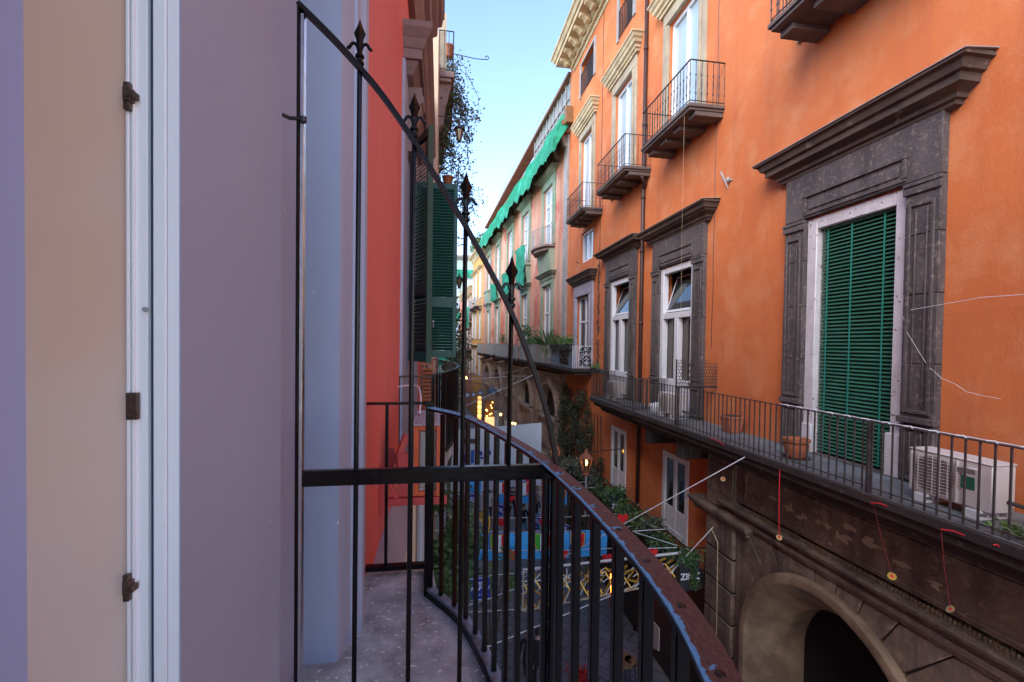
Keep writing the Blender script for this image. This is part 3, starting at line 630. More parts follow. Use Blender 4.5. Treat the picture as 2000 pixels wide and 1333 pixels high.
# arcade
ad = MB(); zs, rr = 5.25, 1.62; edges = [0.05] + [(AC_[i] + AC_[i + 1]) / 2 for i in range(4)] + [28.6]
for i, c in enumerate(AC_):
    a, b = edges[i], edges[i + 1]; n = 14
    pts = [(c + rr * math.cos(PI * k / n), zs + rr * math.sin(PI * k / n) * 1.06) for k in range(n + 1)]
    for k in range(n): ad.quad(PF.p(pts[k][0], .1, pts[k][1]), PF.p(pts[k + 1][0], .1, pts[k + 1][1]), PF.p(pts[k + 1][0], .1, 7.6), PF.p(pts[k][0], .1, 7.6))
    for k in range(n): ad.quad(PF.p(pts[k][0], .1, pts[k][1]), PF.p(pts[k + 1][0], .1, pts[k + 1][1]), PF.p(pts[k + 1][0], -.9, pts[k + 1][1]), PF.p(pts[k][0], -.9, pts[k][1]))
    ad.fb(PF, a, c - rr, -.9, .1, 0, 7.6); ad.fb(PF, c + rr, b, -.9, .1, 0, 7.6); ad.fb(PF, c - rr, c + rr, -.6, .05, 3.3, 5.0)
    ad.fb(PF, c - rr - .05, c + rr + .05, -.2, .3, 5.0, 5.12)
ao = ad.build('arcade', 'arcade', pb)
for c in AC_:
    for (ra, rb, oo) in ((1.66, 1.86, .22), (1.90, 2.06, .28), (2.10, 2.24, .20)):
        g = MB(); n = 18
        for k in range(n):
            t0, t1 = PI * k / n, PI * (k + 1) / n
            g.hexa([PF.p(c + q * math.cos(t), o, zs + q * math.sin(t) * 1.06) for (o) in (.1, oo) for (q, t) in ((ra, t0), (rb, t0), (rb, t1), (ra, t1))])
        g.build('arch_moulding', 'arcade', ao)
    MB().fb(PF, c - rr - .75, c - rr - .05, .1, .24, 0, 5.1).build('pier', 'arcade', ao, bevel=.03)
MB().fb(PF, .05, 28.6, -.36, -.30, 3.0, 7.6).build('arcade_shade_sheet', 'dark', ao)  # black sheet standing in for the shade inside the arches
MB().cornice(PF, .3, 28.6, [(.1, 7.3), (.2, 7.36), (.22, 7.5), (.35, 7.6), (.35, 7.7), (.05, 7.75)]).build('string_course', 'arcade', ao)
# eaves of the pink building, and the glazed terrace above
c = MB(); c.fb(PF, -.2, 28.6, -.05, .50, 20.3, 20.55); c.fb(PF, -.1, 28.6, 0, .42, 20.0, 20.3); ev = c.build('eaves', 'roofbr', pb)
for k in range(19):
    s = .2 + k * 1.45; MB().prism([PF.p(s, 0, 19.3), PF.p(s, .25, 19.5), PF.p(s, .4, 19.95), PF.p(s, .4, 20), PF.p(s, 0, 20)], PF.p(0, 0, 0), PF.p(.25, 0, 0)).build('bracket', 'arcade', ev)
MB().fb(PF, -.55, -.2, .05, .40, 20.3, 21.1).build('timber_end', 'wood', ev)
tr = MB()
for k in range(11): s = .3 + k * .7; tr.fb(PF, s, s + .06, -.12, -.06, 21.2, 23.0)
tr.fb(PF, .2, 7.4, -.12, -.06, 22.0, 22.06); tf = tr.build('terrace_frame', 'greyst', pb)
MB().fb(PF, .25, 7.4, -.17, -.13, 21.2, 22.9).build('terrace_glazing', 'glassr', pb)
MB().hexa([PF.p(.1, .12, 23.0), PF.p(27.5, .12, 21.9), PF.p(27.5, -.6, 21.9), PF.p(.1, -.6, 23.0), PF.p(.1, .12, 23.14), PF.p(27.5, .12, 22.04), PF.p(27.5, -.6, 22.04), PF.p(.1, -.6, 23.14)]).build('roof_edge', 'roofbr', pb)
MB().fb(PF, 7.5, 27.4, -.5, -.3, 21.2, 22.0).build('roof_wall', 'pink', pb)
def pk_balcony(s0, s1, z, d, panels, parent=pb, F=PF, curved=False, plan=None):
    m = MB()
    if curved:
        n = 9; pts = [(s0 + (s1 - s0) * k / n, d * (.55 + .45 * math.sin(PI * k / n))) for k in range(n + 1)]
        poly = [F.p(s0, 0, z - .12)] + [F.p(a, b, z - .12) for a, b in pts] + [F.p(s1, 0, z - .12)]
        m.prism(poly, (0, 0, 0), (0, 0, .12)); p2 = [F.p(s0 + .12, 0, z - .3)] + [F.p(s0 + (s1 - s0) * (.06 + .88 * k / n), b * .85, z - .3) for k, (a, b) in enumerate(pts)] + [F.p(s1 - .12, 0, z - .3)]
        m.prism(p2, (0, 0, 0), (0, 0, .178)); rp = [F.p(s0, 0, 0)] + [F.p(a, b - .04, 0) for a, b in pts] + [F.p(s1, 0, 0)]
    else:
        m.fb(F, s0, s1, 0, d, z - .15, z); m.fb(F, s0 + .1, s1 - .1, 0, d - .12, z - .3, z - .15); rp = [F.p(s0 + .04, 0, 0), F.p(s0 + .04, d - .04, 0), F.p(s1 - .04, d - .04, 0), F.p(s1 - .04, 0, 0)]
    bo = m.build('balcony', 'slab' if not curved else 'brownst', parent, bevel=.02)
    railing(rp, z, z + .98, .14, .022).build('railing', 'neutral', bo)
    for (a, b) in panels: MB().fb(F, a, b, d - .10, d - .06, z + .02, z + .92).build('cement_panel', 'greyst', bo)
    return bo
pk_balcony(-.1, 7.0, 8.25, .85, [(3.4, 6.9)]); pk_balcony(7.5, 16, 8.25, .85, [(12.0, 13.4)]); pk_balcony(17, 22, 8.3, .8, [(17.1, 19)]); pk_balcony(23, 27.5, 8.3, .8, [(23.1, 25)])
pk_balcony(2.2, 5.1, 14.85, .95, [], curved=True)
for s in (3.5, 8.9, 14.1, 19.5, 24.6):
    MB().prism([PF.p(s - 1.3, 0, 13.0), PF.p(s - 1.3, .12, 13.0), PF.p(s - 1.3, .32, 14.2), PF.p(s - 1.3, .32, 14.6), PF.p(s - 1.3, 0, 14.6)], PF.p(0, 0, 0), PF.p(2.6, 0, 0)).build('apron', 'greenst', pb)
    if s > 4: MB().fb(PF, s - 1.4, s + 1.4, 0, .4, 14.6, 14.76).build('sill', 'greenst', pb)

yb = thing('yellow_building', 'narrow ochre yellow building between the pink one and the faded red one', 'building', (4.2, 56, 0))
wall(PF, 28.7, 37.6, 0, 20.4, [], .3).build('wall', 'yellow', yb)
for s in (30.5, 34, 36.6):
    for z in (5.5, 9.8, 14.6): plain_window(s - .6, s + .6, z, z + 3.0, yb, F=PF, surround=True, sm='sand', sw=.3, glass='glassm', cor=.25, depth=.03)
MB().cornice(PF, 28.9, 37.4, [(.05, 19.6), (.2, 19.8), (.3, 20.1), (.6, 20.3), (.6, 20.5), (0, 20.55)]).build('cornice', 'sand', yb)
for s in (30.5, 34): pk_balcony(s - 1.2, s + 1.2, 13.6, .8, [], parent=yb)
fb = thing('red_far_building', 'faded red building with small balconies at the far bend of the street', 'building', (3.4, 66, 0))
wall(PF, 37.7, 54, 0, 17.0, [], .3).build('wall', 'redfar', fb)
for s in (39.5, 42.5, 45.5, 49):
    for z in (5.2, 8.8, 12.6): plain_window(s - .6, s + .6, z, z + 2.8, fb, F=PF, surround=True, sm='tan', sw=.3, glass='glassm', cor=.25, depth=.03)
pk_balcony(38.2, 46, 8.4, .9, [], parent=fb); MB().cornice(PF, 37.9, 53, [(.05, 16.4), (.2, 16.6), (.5, 16.9), (.5, 17.05), (0, 17.1)]).build('cornice', 'sand', fb)
eb = thing('end_building', 'pale building wrapped in green netting that closes the far end of the street', 'building', (3, 92, 0))
EF = Fr((12, 92), (-1, 0)); EF.n = Vector((0, -1))
wall(EF, 0, 26, 0, 27, [], .3, 8).build('wall', 'netgreen', eb)
for s in (4, 6.6, 9.2, 11.8):
    for z in (6, 10.5, 15, 19.5): plain_window(s - .8, s + .8, z, z + 2.6, eb, F=EF, surround=True, sm='greyst', sw=.3, glass='glassw', depth=.03)
MB().cornice(EF, .3, 25.7, [(.1, 26), (.3, 26.2), (.8, 26.6), (.8, 27), (0, 27.1)]).build('cornice', 'greyst', eb)
for z in (5.0, 14.0, 22.5): MB().fb(EF, .2, 25.8, .1, .16, z, z + 1.6).build('net_strip', 'net', eb)
# ================================================================== camera geometry (used to read positions off the photograph onto real planes)
FPX, CX, CY, EYE = 889.0, 1000.0, 691.0, 9.2
yaw, pitch, roll = R(8.95), R(-1.1), R(.8)
fwd = Vector((math.sin(yaw) * math.cos(pitch), math.cos(yaw) * math.cos(pitch), math.sin(pitch)))
r0v = Vector((math.cos(yaw), -math.sin(yaw), 0)); u0v = r0v.cross(fwd)
rgt = r0v * math.cos(roll) + u0v * math.sin(roll); upv = u0v * math.cos(roll) - r0v * math.sin(roll)
EYEV = Vector((0, 0, EYE))
def pray(x, y): return fwd + rgt * ((x - CX) / FPX) - upv * ((y - CY) / FPX)
def atY(x, y, Y): d = pray(x, y); return EYEV + d * (Y / d.y)
def atX(x, y, X): d = pray(x, y); return EYEV + d * (X / d.x)
def atZ(x, y, Z): d = pray(x, y); return EYEV + d * ((Z - EYE) / d.z)

# ================================================================== LEFT: red building we look out of
rb = thing('red_building', 'red plastered building with grey lilac door surround and iron balconies, at the left edge', 'building', (-.43, 4, 0))
wall(LF, -8, 10.9, 0, 15.0, [(-.7, 2.7, 7.65, 14.5), (6.0, 7.4, 7.8, 11.75)], .3, 8).build('wall', 'red', rb)
m = MB(); Z0, Z1 = 7.8, 14.5
m.box(-1.1, -.43, .86, 1.29, Z0, Z1)                       # pilaster beside our door
m.prism([(-.44, .80, Z0), (-.41, .80, Z0), (-.41, 1.265, Z0), (-.435, 1.29, Z0), (-.46, 1.29, Z0), (-.46, .86, Z0)], (0, 0, 0), (0, 0, Z1 - Z0))
m.box(-1.1, -.60, 1.29, 2.06, Z0, Z1)
pl = [(-1.1, 2.06), (-.432, 2.06), (-.428, 2.068), (-.418, 2.12), (-.402, 2.19), (-.388, 2.195), (-.388, 2.225), (-.376, 2.25), (-.362, 2.262), (-.358, 2.29), (-.358, 2.315), (-.44, 2.45), (-1.1, 2.70)]
m.prism([(a, b, Z0) for a, b in pl], (0, 0, 0), (0, 0, Z1 - Z0))
m.cur = 1
def chip(c, U, V, r):
    k = 9; m.add([Vector(c)] + [Vector(c) + (U * math.cos(2 * PI * i / k) + V * math.sin(2 * PI * i / k)) * r * rnd.uniform(.4, 1.2) for i in range(k)], [(0, 1 + i, 1 + (i + 1) % k) for i in range(k)])
EX, EY, EZ = Vector((1, 0, 0)), Vector((0, 1, 0)), Vector((0, 0, 1))
for (x, y, r) in ((556, 412, .005), (555, 398, .003), (553, 425, .003), (556, 145, .002), (540, 905, .002), (520, 1240, .0022), (557, 1065, .0022), (480, 108, .002), (551, 1190, .002)):
    p = atX(x, y, -.4092); chip(p, EY, EZ * 1.6, r)
p = atX(660, 1020, -.5); p = atY(660, 1020, 2.0585); chip(p, EX, EZ * 1.5, .006)
m.build('door_surround', ['lilac', 'white'], rb)
# our balcony door, folded back inside its frame
fr = MB()
fr.box(-.429, -.411, .7995, .86, Z0, 13); fr.box(-.448, -.4292, .797, .86, Z0, 13)
fr.build('door_frame', 'jambw', rb, bevel=.0015)
MB().box(-.4565, -.4482, .808, .86, Z0, 13).build('gasket', 'navyp', rb)
m = MB(); m.box(-.4846, -.4567, .80, .85, Z0, 13); m.box(-.4846, -.4795, .795, .80, Z0, 13); m.box(-.4775, -.4730, .7955, .80, Z0, 13)
dl = m.build('balcony_door', 'jambw', rb, bevel=.001)
MB().box(-.629, -.4848, .806, .85, Z0, 13).build('door_panel', 'jambb', dl)
MB().box(-1.2, -.6292, .8065, .86, Z0, 13).build('inner_panel', 'jambp', dl)
for (x, y, q) in ((257, 192, 0), (262, 793, 1), (256, 1145, 0)):
    p = atY(x, y, .795); h = MB(); w = .0075
    h.box(p.x - w, p.x + w * (1.1 if q else .2), .787, .7955, p.z - .021, p.z + .021)
    if not q: h.box(p.x, p.x + .011, .780, .7955, p.z - .004, p.z + .006); h.box(p.x - .006, p.x + .005, .783, .7955, p.z - .009, p.z + .012)
    for k in (-.014, 0, .014): h.lathe((p.x - .001, .787, p.z + k), [(.0032, 0), (.0032, .0015), (.002, .002)], 8, axis=Matrix.Rotation(R(90), 3, 'X'))
    h.build('latch', 'hook', dl, bevel=.0015)
p = atY(281, 604, .79); MB().lathe((p.x, .795, p.z), [(.004, 0), (.004, .003), (.002, .0035)], 10, axis=Matrix.Rotation(R(90), 3, 'X')).build('screw_cap', 'neutral', dl)

# our balcony slab
RP = [(-.43, 2.81), (-.062, 2.81), (-.052, 2.555), (.02, 2.44), (.108, 2.30), (.165, 2.14), (.215, 1.93), (.272, 1.66), (.318, 1.40), (.338, 1.12), (.343, .93), (.342, .72), (.331, .58), (.314, .485), (.28, .36), (.20, .12), (.08, -.1), (-.06, -.22), (-.06, -.45), (-.43, -.45)]
CV = [Vector((a, b, 0)) for a, b in RP[2:18]]; CV = smooth_path(CV, 2)
FULL = [Vector((a, b, 0)) for a, b in RP[:2]] + CV + [Vector((a, b, 0)) for a, b in RP[18:]]
def off(path, d):
    out = []
    for i, p in enumerate(path):
        t = (path[min(i + 1, len(path) - 1)] - path[max(i - 1, 0)]).normalized(); out.append(p + Vector((-t.y, t.x, 0)) * d)
    return out
m = MB(); poly = [Vector((p.x, p.y, 7.62)) for p in off(FULL, .05)]
poly = [Vector((-.62, poly[0].y, 7.62))] + poly + [Vector((-.62, poly[-1].y, 7.62))]
m.prism(poly, (0, 0, 0), (0, 0, .18)); bs = m.build('balcony', 'fconc', rb)
# floor inside the recess is part of the same slab: slab reaches X=-.62

# iron railing of our balcony
rail = thing('balcony_railing', 'black bellied balcony railing with flaking rusty handrail, in front of us', 'railing', (.2, 1.2, 7.8))
def ribbon(path, z, w, th):
    mb = MB(); n = len(path); L = 0; k = 0
    for i, p in enumerate(path):
        t = (path[min(i + 1, n - 1)] - path[max(i - 1, 0)]).normalized(); s = Vector((-t.y, t.x, 0))
        if i: L += (p - path[i - 1]).length
        for q, (u, zz) in enumerate(((.0, z), (1.0, z), (1.0, z - th), (0., z - th))):
            o = s * (w * (u - .5)); mb.v.append(Vector((p.x + o.x, p.y + o.y, zz))); mb.uv[len(mb.v) - 1] = (u, L)
        if i:
            a, b = (i - 1) * 4, i * 4
            for j in range(4): mb.f.append((a + j, a + (j + 1) % 4, b + (j + 1) % 4, b + j)); mb.mi.append(0)
    mb.f.append((0, 1, 2, 3)); mb.mi.append(0); mb.f.append((n * 4 - 1, n * 4 - 2, n * 4 - 3, n * 4 - 4)); mb.mi.append(0)
    return mb
_n = len(resample(CV, .13)) - 1; M['rail'] = rail_material(sum((CV[i + 1] - CV[i]).length for i in range(len(CV) - 1)) / _n)
ribbon(CV, 8.848, .041, .004).build('handrail', 'rail', rail)
ribbon(CV, 8.8438, .036, .012).build('rail_bar', 'iron', rail)
for a, b in ((0, 1), (18, 19)):
    m = MB(); m.bar((RP[a][0], RP[a][1], 8.838), (RP[b][0], RP[b][1], 8.838), .03, .014); m.build('return_bar', 'iron', rail)
    m = MB(); m.bar((RP[a][0], RP[a][1], 7.845), (RP[b][0], RP[b][1], 7.845), .04, .03); m.build('return_bar', 'iron', rail)
for a, b in ((1, 2), (17, 18)):
    m = MB(); m.bar((RP[a][0], RP[a][1], 8.840), (RP[b][0], RP[b][1], 8.840), .05, .012); m.bar((RP[a][0], RP[a][1], 7.83), (RP[b][0], RP[b][1], 7.83), .05, .04); m.build('return_bar', 'iron', rail)
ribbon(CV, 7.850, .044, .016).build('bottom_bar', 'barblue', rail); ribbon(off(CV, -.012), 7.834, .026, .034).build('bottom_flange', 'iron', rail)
for p in (RP[2], RP[17]):
    m = MB(); m.box(p[0] - .024, p[0] + .024, p[1] - .024, p[1] + .024, 7.8, 8.836); m.build('corner_post', 'iron', rail, bevel=.003)
for a in (0, 18):
    for q in (.32, .72):
        p = Vector((*RP[a], 0)).lerp(Vector((*RP[a + 1], 0)), q); MB().box(p.x - .009, p.x + .009, p.y - .009, p.y + .009, 7.85, 8.83).build('baluster', 'iron', rail)
bal = resample(CV, .128)
for p, d in bal[1:-1]:
    m = MB(); m.bar((p.x, p.y, 7.85), (p.x, p.y, 8.824), .020, .020, up=(d.x, d.y, 0)); m.build('baluster', 'iron', rail, bevel=.002)
for k, (p, d) in enumerate(resample(CV, .13)): MB().lathe((p.x, p.y, 8.8478), [(.0065, 0), (.006, .001), (.004, .0016)], 10).build('rivet', 'iron', rail)

# dividing screen with spear bars
scr = thing('iron_screen', 'black wrought iron dividing screen with swept top rail and four spear finials', 'screen', (-.378, 1.32, 7.8))
YS = 1.32
m = MB(); m.box(-.388, -.3795, YS - .014, YS + .014, 7.8, 10.098); m.build('post', 'iron', scr, bevel=.002); MB().box(-.3793, -.370, YS - .011, YS + .012, 7.8, 10.08).build('post_glint', 'skyglint', scr, bevel=.001)  # bright strip added as the sky's reflection on the iron post
m = MB(); m.tube([(-.425, YS - .03, 9.80), (-.405, YS - .012, 9.798), (-.368, YS - .018, 9.796)], .005, 6); m.lathe((-.370, YS - .014, 9.796), [(.009, -.007), (.009, .007)], 8); m.build('wall_clip', 'irond', scr)
m = MB(); m.box(-.3705, .352, YS - .012, YS + .012, 8.803, 8.846); m.build('cross_bar', 'iron', scr, bevel=.003)
cvp = [(-.386, 10.107), (-.384, 10.105), (-.382, 10.103), (-.365, 10.088), (-.299, 10.029), (-.227, 9.956), (-.162, 9.884), (-.08, 9.770), (-.02, 9.675), (.054, 9.563), (.129, 9.435), (.206, 9.296), (.270, 9.139), (.319, 8.994), (.347, 8.85)]
m = MB(); pts = smooth_path([(a, YS, b) for a, b in cvp], 2)
n = len(pts); k = 0
for i, p in enumerate(pts):
    t = (pts[min(i + 1, n - 1)] - pts[max(i - 1, 0)]).normalized(); s = Vector((-t.z, 0, t.x))
    for (a, b) in ((-1, -1), (1, -1), (1, 1), (-1, 1)): m.v.append(p + s * (.006 * a) + Vector((0, .014 * b, 0)))
    if i:
        for j in range(4): m.f.append(((i - 1) * 4 + j, (i - 1) * 4 + (j + 1) % 4, i * 4 + (j + 1) % 4, i * 4 + j)); m.mi.append(0)
m.f += [(0, 1, 2, 3), (n * 4 - 1, n * 4 - 2, n * 4 - 3, n * 4 - 4)]; m.mi += [0, 0]; m.build('top_rail', 'ironr', scr)
m = MB(); m.box(.332, .356, YS - .012, YS + .012, 7.8, 8.802); m.build('end_post', 'iron', scr, bevel=.003)
def spear(x, zr, tip):
    b = MB(); b.tube([(x - .004, YS, 7.8), (x - .002, YS, 8.8), (x, YS, zr + .01)], .0068, 8); bo = b.build('spear_bar', 'iron', scr, smooth=False)
    h = MB(); z = zr; H = tip - zr
    h.lathe((x, YS, z), [(.0075, 0), (.0078, .004), (.012, .008), (.012, .014), (.0075, .018), (.0085, .024), (.0125, .027), (.0125, .032), (.0075, .036), (.0068, H * .42), (.008, H * .46)], 10)
    q = H / .135; w = .0165 * q; zz = z + H * .44
    rings = [(zz, .0075, .006), (zz + .020 * q, .0105 * 1, .007), (zz + .034 * q, w, .0105), (zz + .052 * q, .008, .0065), (z + H * .96, .0018, .0018), (z + H, .0004, .0004)]
    k = len(h.v)
    for a, c, d in rings: h.v += [Vector((x - c, YS, a)), Vector((x, YS - d, a)), Vector((x + c, YS, a)), Vector((x, YS + d, a))]
    for i in range(len(rings) - 1):
        for j in range(4): h.f.append((k + i * 4 + j, k + i * 4 + (j + 1) % 4, k + i * 4 + 4 + (j + 1) % 4, k + i * 4 + 4 + j)); h.mi.append(0)
    zc = z + H * .36
    for sg in (-1, 1):
        P = [(x + sg * a, YS - .001, zc + b) for a, b in ((.001, -.012), (.004, .002), (.009, .013), (.016, .017), (.022, .013), (.025, .006), (.0285, .002), (.0325, .004))]
        h.tube(smooth_path(P, 1), [.004, .0045, .005, .0052, .0054, .0055, .0055, .005, .0048, .0046, .0046, .0044, .0042, .004, .0032][:len(smooth_path(P, 1))] if len(smooth_path(P, 1)) <= 15 else .0046, 7)
    h.build('spearhead', 'iron', bo)
for x, zr, t in ((-.228, 9.958, 10.090), (-.079, 9.772, 9.904), (.068, 9.546, 9.696), (.204, 9.305, 9.463)): spear(x, zr, t)

# neighbour window: surround, cornice, shutters
m = MB(); m.fb(LF, 5.0, 6.0, 0, .03, 7.8, 11.755); m.fb(LF, 7.4, 8.4, 0, .03, 7.8, 11.755); m.fb(LF, 4.998, 8.402, 0, .032, 11.757, 12.22)
win = m.build('window', 'lilac', rb)
c = MB(); c.cornice(LF, 5.32, 8.1, [(.06, 12.16), (.10, 12.18), (.115, 12.22), (.13, 12.24), (.15, 12.26), (.16, 12.30), (.20, 12.30), (.20, 12.40), (.215, 12.41), (.22, 12.43), (.245, 12.46), (.25, 12.49), (.28, 12.52), (.305, 12.57), (.31, 12.575), (.31, 12.64), (.02, 12.66)]); c.build('cornice', 'brownst', win)
for y0 in (5.42, 7.75):
    cn = MB()
    pp = [(0, 11.35), (.04, 11.36), (.055, 11.48), (.06, 11.6), (.10, 11.72), (.15, 11.82), (.185, 11.95), (.19, 12.155), (0, 12.155)]
    cn.prism([LF.p(y0, a, b) for a, b in pp], (0, 0, 0), (0, .24, 0))
    cn.tube([LF.p(y0 - .02, .14, 12.02), LF.p(y0 + .26, .14, 12.02)], .075, 10); cn.tube([LF.p(y0 - .02, .055, 11.45), LF.p(y0 + .26, .055, 11.45)], .045, 10)
    for k in range(14): q = rnd.random(); cn.lathe(LF.p(y0 - .01 + rnd.uniform(0, .1), .05 + .12 * q, 11.5 + .55 * q), [(.004, -.03), (.028, -.01), (.026, .012), (.004, .03)], 6)
    cn.build('carved_console', 'brownst', win, bevel=.006)
MB().fb(LF, 6.0, 7.4, -.28, -.25, 7.8, 11.76).build('pane', 'glass', win)
def shutter(p0, p1, z0, z1, mats, parent, flip=1):
    F = Fr(p0, (p1[0] - p0[0], p1[1] - p0[1])); L = (Vector(p1) - Vector(p0)).length; t = .019
    f = MB(); f.fb(F, 0, .06, -t, t, z0, z1); f.fb(F, L - .06, L, -t, t, z0, z1)
    zm = z0 + (z1 - z0) * .29
    for a, b in ((z0, z0 + .11), (zm, zm + .16), (z1 - .09, z1)): f.fb(F, .06, L - .06, -t, t, a, b)
    so = f.build('shutter', mats[0], parent, bevel=.003); s = MB()
    for a, b in ((z0 + .11, zm), (zm + .16, z1 - .09)):
        n = int((b - a) / .046)
        for k in range(n):
            z = a + (b - a) * (k + .5) / n; d = .016; q = .019 * flip
            s.hexa([F.p(.06, -d, z - q), F.p(L - .06, -d, z - q), F.p(L - .06, d, z + q), F.p(.06, d, z + q), F.p(.06, -d, z - q + .007), F.p(L - .06, -d, z - q + .007), F.p(L - .06, d, z + q + .007), F.p(.06, d, z + q + .007)])
    s.build('louvres', mats[1], so); return so, F, L
so, F_, L_ = shutter((-.395, 5.98), (-.135, 5.42), 8.98, 11.72, ('shutb', 'shutb'), win)
MB().fb(F_, L_ + .001, L_ + .012, -.036, .03, 8.97, 11.73).fb(F_, .0, L_, -.034, -.0195, 8.99, 9.10).build('green_edge', 'shutg', so)
so, F_, L_ = shutter((-.40, 7.42), (.25, 7.40), 8.985, 11.76, ('shutg', 'shutg'), win, -1)
h = MB(); p = atY(846, 628, 7.37); h.tube([p, p + Vector((0, -.01, -.03)), p + Vector((0.004, 0, -.10))], .008, 6); h.lathe(p, [(.018, -.01), (.02, 0), (.012, .02)], 8); h.build('shutter_catch', 'neutral', so)
# neighbour balcony
NB = [(-.43, 4.97), (-.08, 5.0), (-.07, 5.3), (.06, 5.75), (.19, 6.4), (.29, 7.2), (.30, 8.0), (.25, 8.9), (.12, 9.8), (-.05, 10.4), (-.43, 10.5)]
NP = [Vector((*q, 0)) for q in NB[:2]] + smooth_path([Vector((*q, 0)) for q in NB[2:-1]], 1) + [Vector((*NB[-1], 0))]
m = MB(); m.prism([Vector((p.x, p.y, 7.6)) for p in off(NP, .04)], (0, 0, 0), (0, 0, .19)); nb = m.build('balcony', 'fconc', rb)
railing(NP, 7.8, 8.846, .125, .02, topw=.045).build('railing', 'iron', nb)
# cornice of the upper storey and the hood of the lower window
c = MB(); c.cornice(LF, 3.4, 6.95, [(.04, 13.3), (.08, 13.32), (.09, 13.45), (.16, 13.55), (.17, 13.7), (.24, 13.76), (.26, 13.9), (.33, 13.98), (.34, 14.12), (.40, 14.18), (.42, 14.3), (.44, 14.32), (.44, 14.6), (.05, 14.7)]); c.build('upper_cornice', 'brownst', rb)
c = MB(); c.cornice(LF, 3.05, 5.2, [(.02, 6.9), (.03, 7.0), (.06, 7.05), (.10, 7.1), (.13, 7.2), (.14, 7.28), (.01, 7.72)]); c.build('window_hood', 'lilac2', rb)
MB().fb(LF, 3.3, 5.0, .0, .03, 3.5, 6.9).build('lower_surround', 'lilac2', rb)
m = MB(); m.tube([LF.p(6.4, .18, 0), LF.p(6.4, .18, 7.6)], .06, 10); m.build('downpipe', 'pipeg', rb); m = MB(); m.fb(LF, 5.9, 6.1, 0, .14, 0, 7.6); m.build('lower_pilaster', 'cream', rb)

# caged air conditioner on a red bracket
ac = thing('caged_air_conditioner', 'air conditioner in an orange wire mesh cage on a red wall bracket', 'air conditioner', (-.07, 3.6, 8.05))
x0, x1, y0, y1, z0, z1 = -.185, .036, 3.38, 4.02, 8.08, 8.60
m = MB(); e = .036
for a in (x0, x1 - e):
    for b in (y0, y1 - e): m.box(a, a + e, b, b + e, z0, z1)
for z in (z0, z1 - e):
    for b in (y0, y1 - e): m.box(x0 + e, x1 - e, b + .001, b + e - .001, z, z + e)
    for a in (x0, x1 - e): m.box(a + .001, a + e - .001, y0 + e, y1 - e, z, z + e)
cg = m.build('cage', 'cageo', ac, bevel=.003)
MB().box(x1 - .055, x1 + .002, y0 - .012, y0 + .003, z0, z1).build('cage_door_edge', 'cageo', ac)
m = MB()
for k in range(7): m.box(x0 - .01 + k * .0335, x0 + .021 + k * .0335, y0 - .02, y1 + .02, z1 + .002, z1 + .016)
m.build('cage_top', 'cagetop', ac)
m = MB(); 
for k in range(-16, 17):
    for sg in (-1, 1):
        a = Vector((x0 + e, y0 + .006, (z0 + z1) / 2 + k * .034 - sg * .16)); b = Vector((x1 - .055, y0 + .006, (z0 + z1) / 2 + k * .034 + sg * .16))
        def cl(p, q, z): return p.lerp(q, (z - p.z) / (q.z - p.z))
        lo, hi = z0 + e, z1 - e
        if (a.z < lo and b.z < lo) or (a.z > hi and b.z > hi): continue
        p, q = a.copy(), b.copy()
        if p.z < lo: p = cl(a, b, lo)
        if p.z > hi: p = cl(a, b, hi)
        if q.z < lo: q = cl(a, b, lo)
        if q.z > hi: q = cl(a, b, hi)
        if (q - p).length > .01: m.bar(p, q, .0022, .0022, up=(0, 1, 0))
m.build('wire_mesh', 'chick', ac)
m = MB(); m.box(x0 + .04, x1 - .035, y0 + .05, y1 - .04, z0 + .04, z1 - .05); m.build('unit', 'acw', ac, bevel=.01)
for yb_ in (3.36, 3.95):
    m = MB(); m.box(-.379, .06, yb_, yb_ + .05, 8.02, 8.075); m.box(-.43, -.38, yb_ - .003, yb_ + .053, 7.97, 8.30); m.bar((-.385, yb_ + .025, 8.25), (-.30, yb_ + .025, 8.07), .03, .04); m.build('bracket', 'redbr', ac, bevel=.004)
m = MB(); m.box(-.30, -.215, 3.375, 3.42, 8.08, 8.40); m.bar((-.29, 3.40, 8.38), (-.235, 3.42, 8.53), .04, .05); m.build('bracket_plate', 'redbr', ac, bevel=.004)
m = MB(); m.tube(smooth_path([(-.16, 3.75, 8.635), (-.17, 4.3, 8.72), (-.22, 4.6, 8.80), (-.42, 4.7, 8.76)], 2), .008, 8); m.build('white_hose', 'plast', ac, smooth=True)
# louvred box on the neighbour's balcony
lb = MB()
for k in range(12): lb.hexa([(-.22, 6.1, 8.28 + k * .05), (-.11, 6.1, 8.28 + k * .05), (-.11, 6.06, 8.30 + k * .05), (-.22, 6.06, 8.30 + k * .05), (-.22, 6.1, 8.31 + k * .05), (-.11, 6.1, 8.31 + k * .05), (-.11, 6.06, 8.33 + k * .05), (-.22, 6.06, 8.33 + k * .05)])
lb.box(-.23, -.22, 6.05, 6.3, 7.8, 8.92); lb.box(-.11, -.10, 6.05, 6.3, 7.8, 8.92); lb.box(-.23, -.10, 6.05, 6.3, 8.92, 8.99); lb.box(-.22, -.11, 6.06, 6.3, 7.8, 8.28)
top(lb, 'slatted_cabinet', 'terra', 'narrow brown slatted cabinet standing on the neighbour balcony behind the dark shutter', 'cabinet')

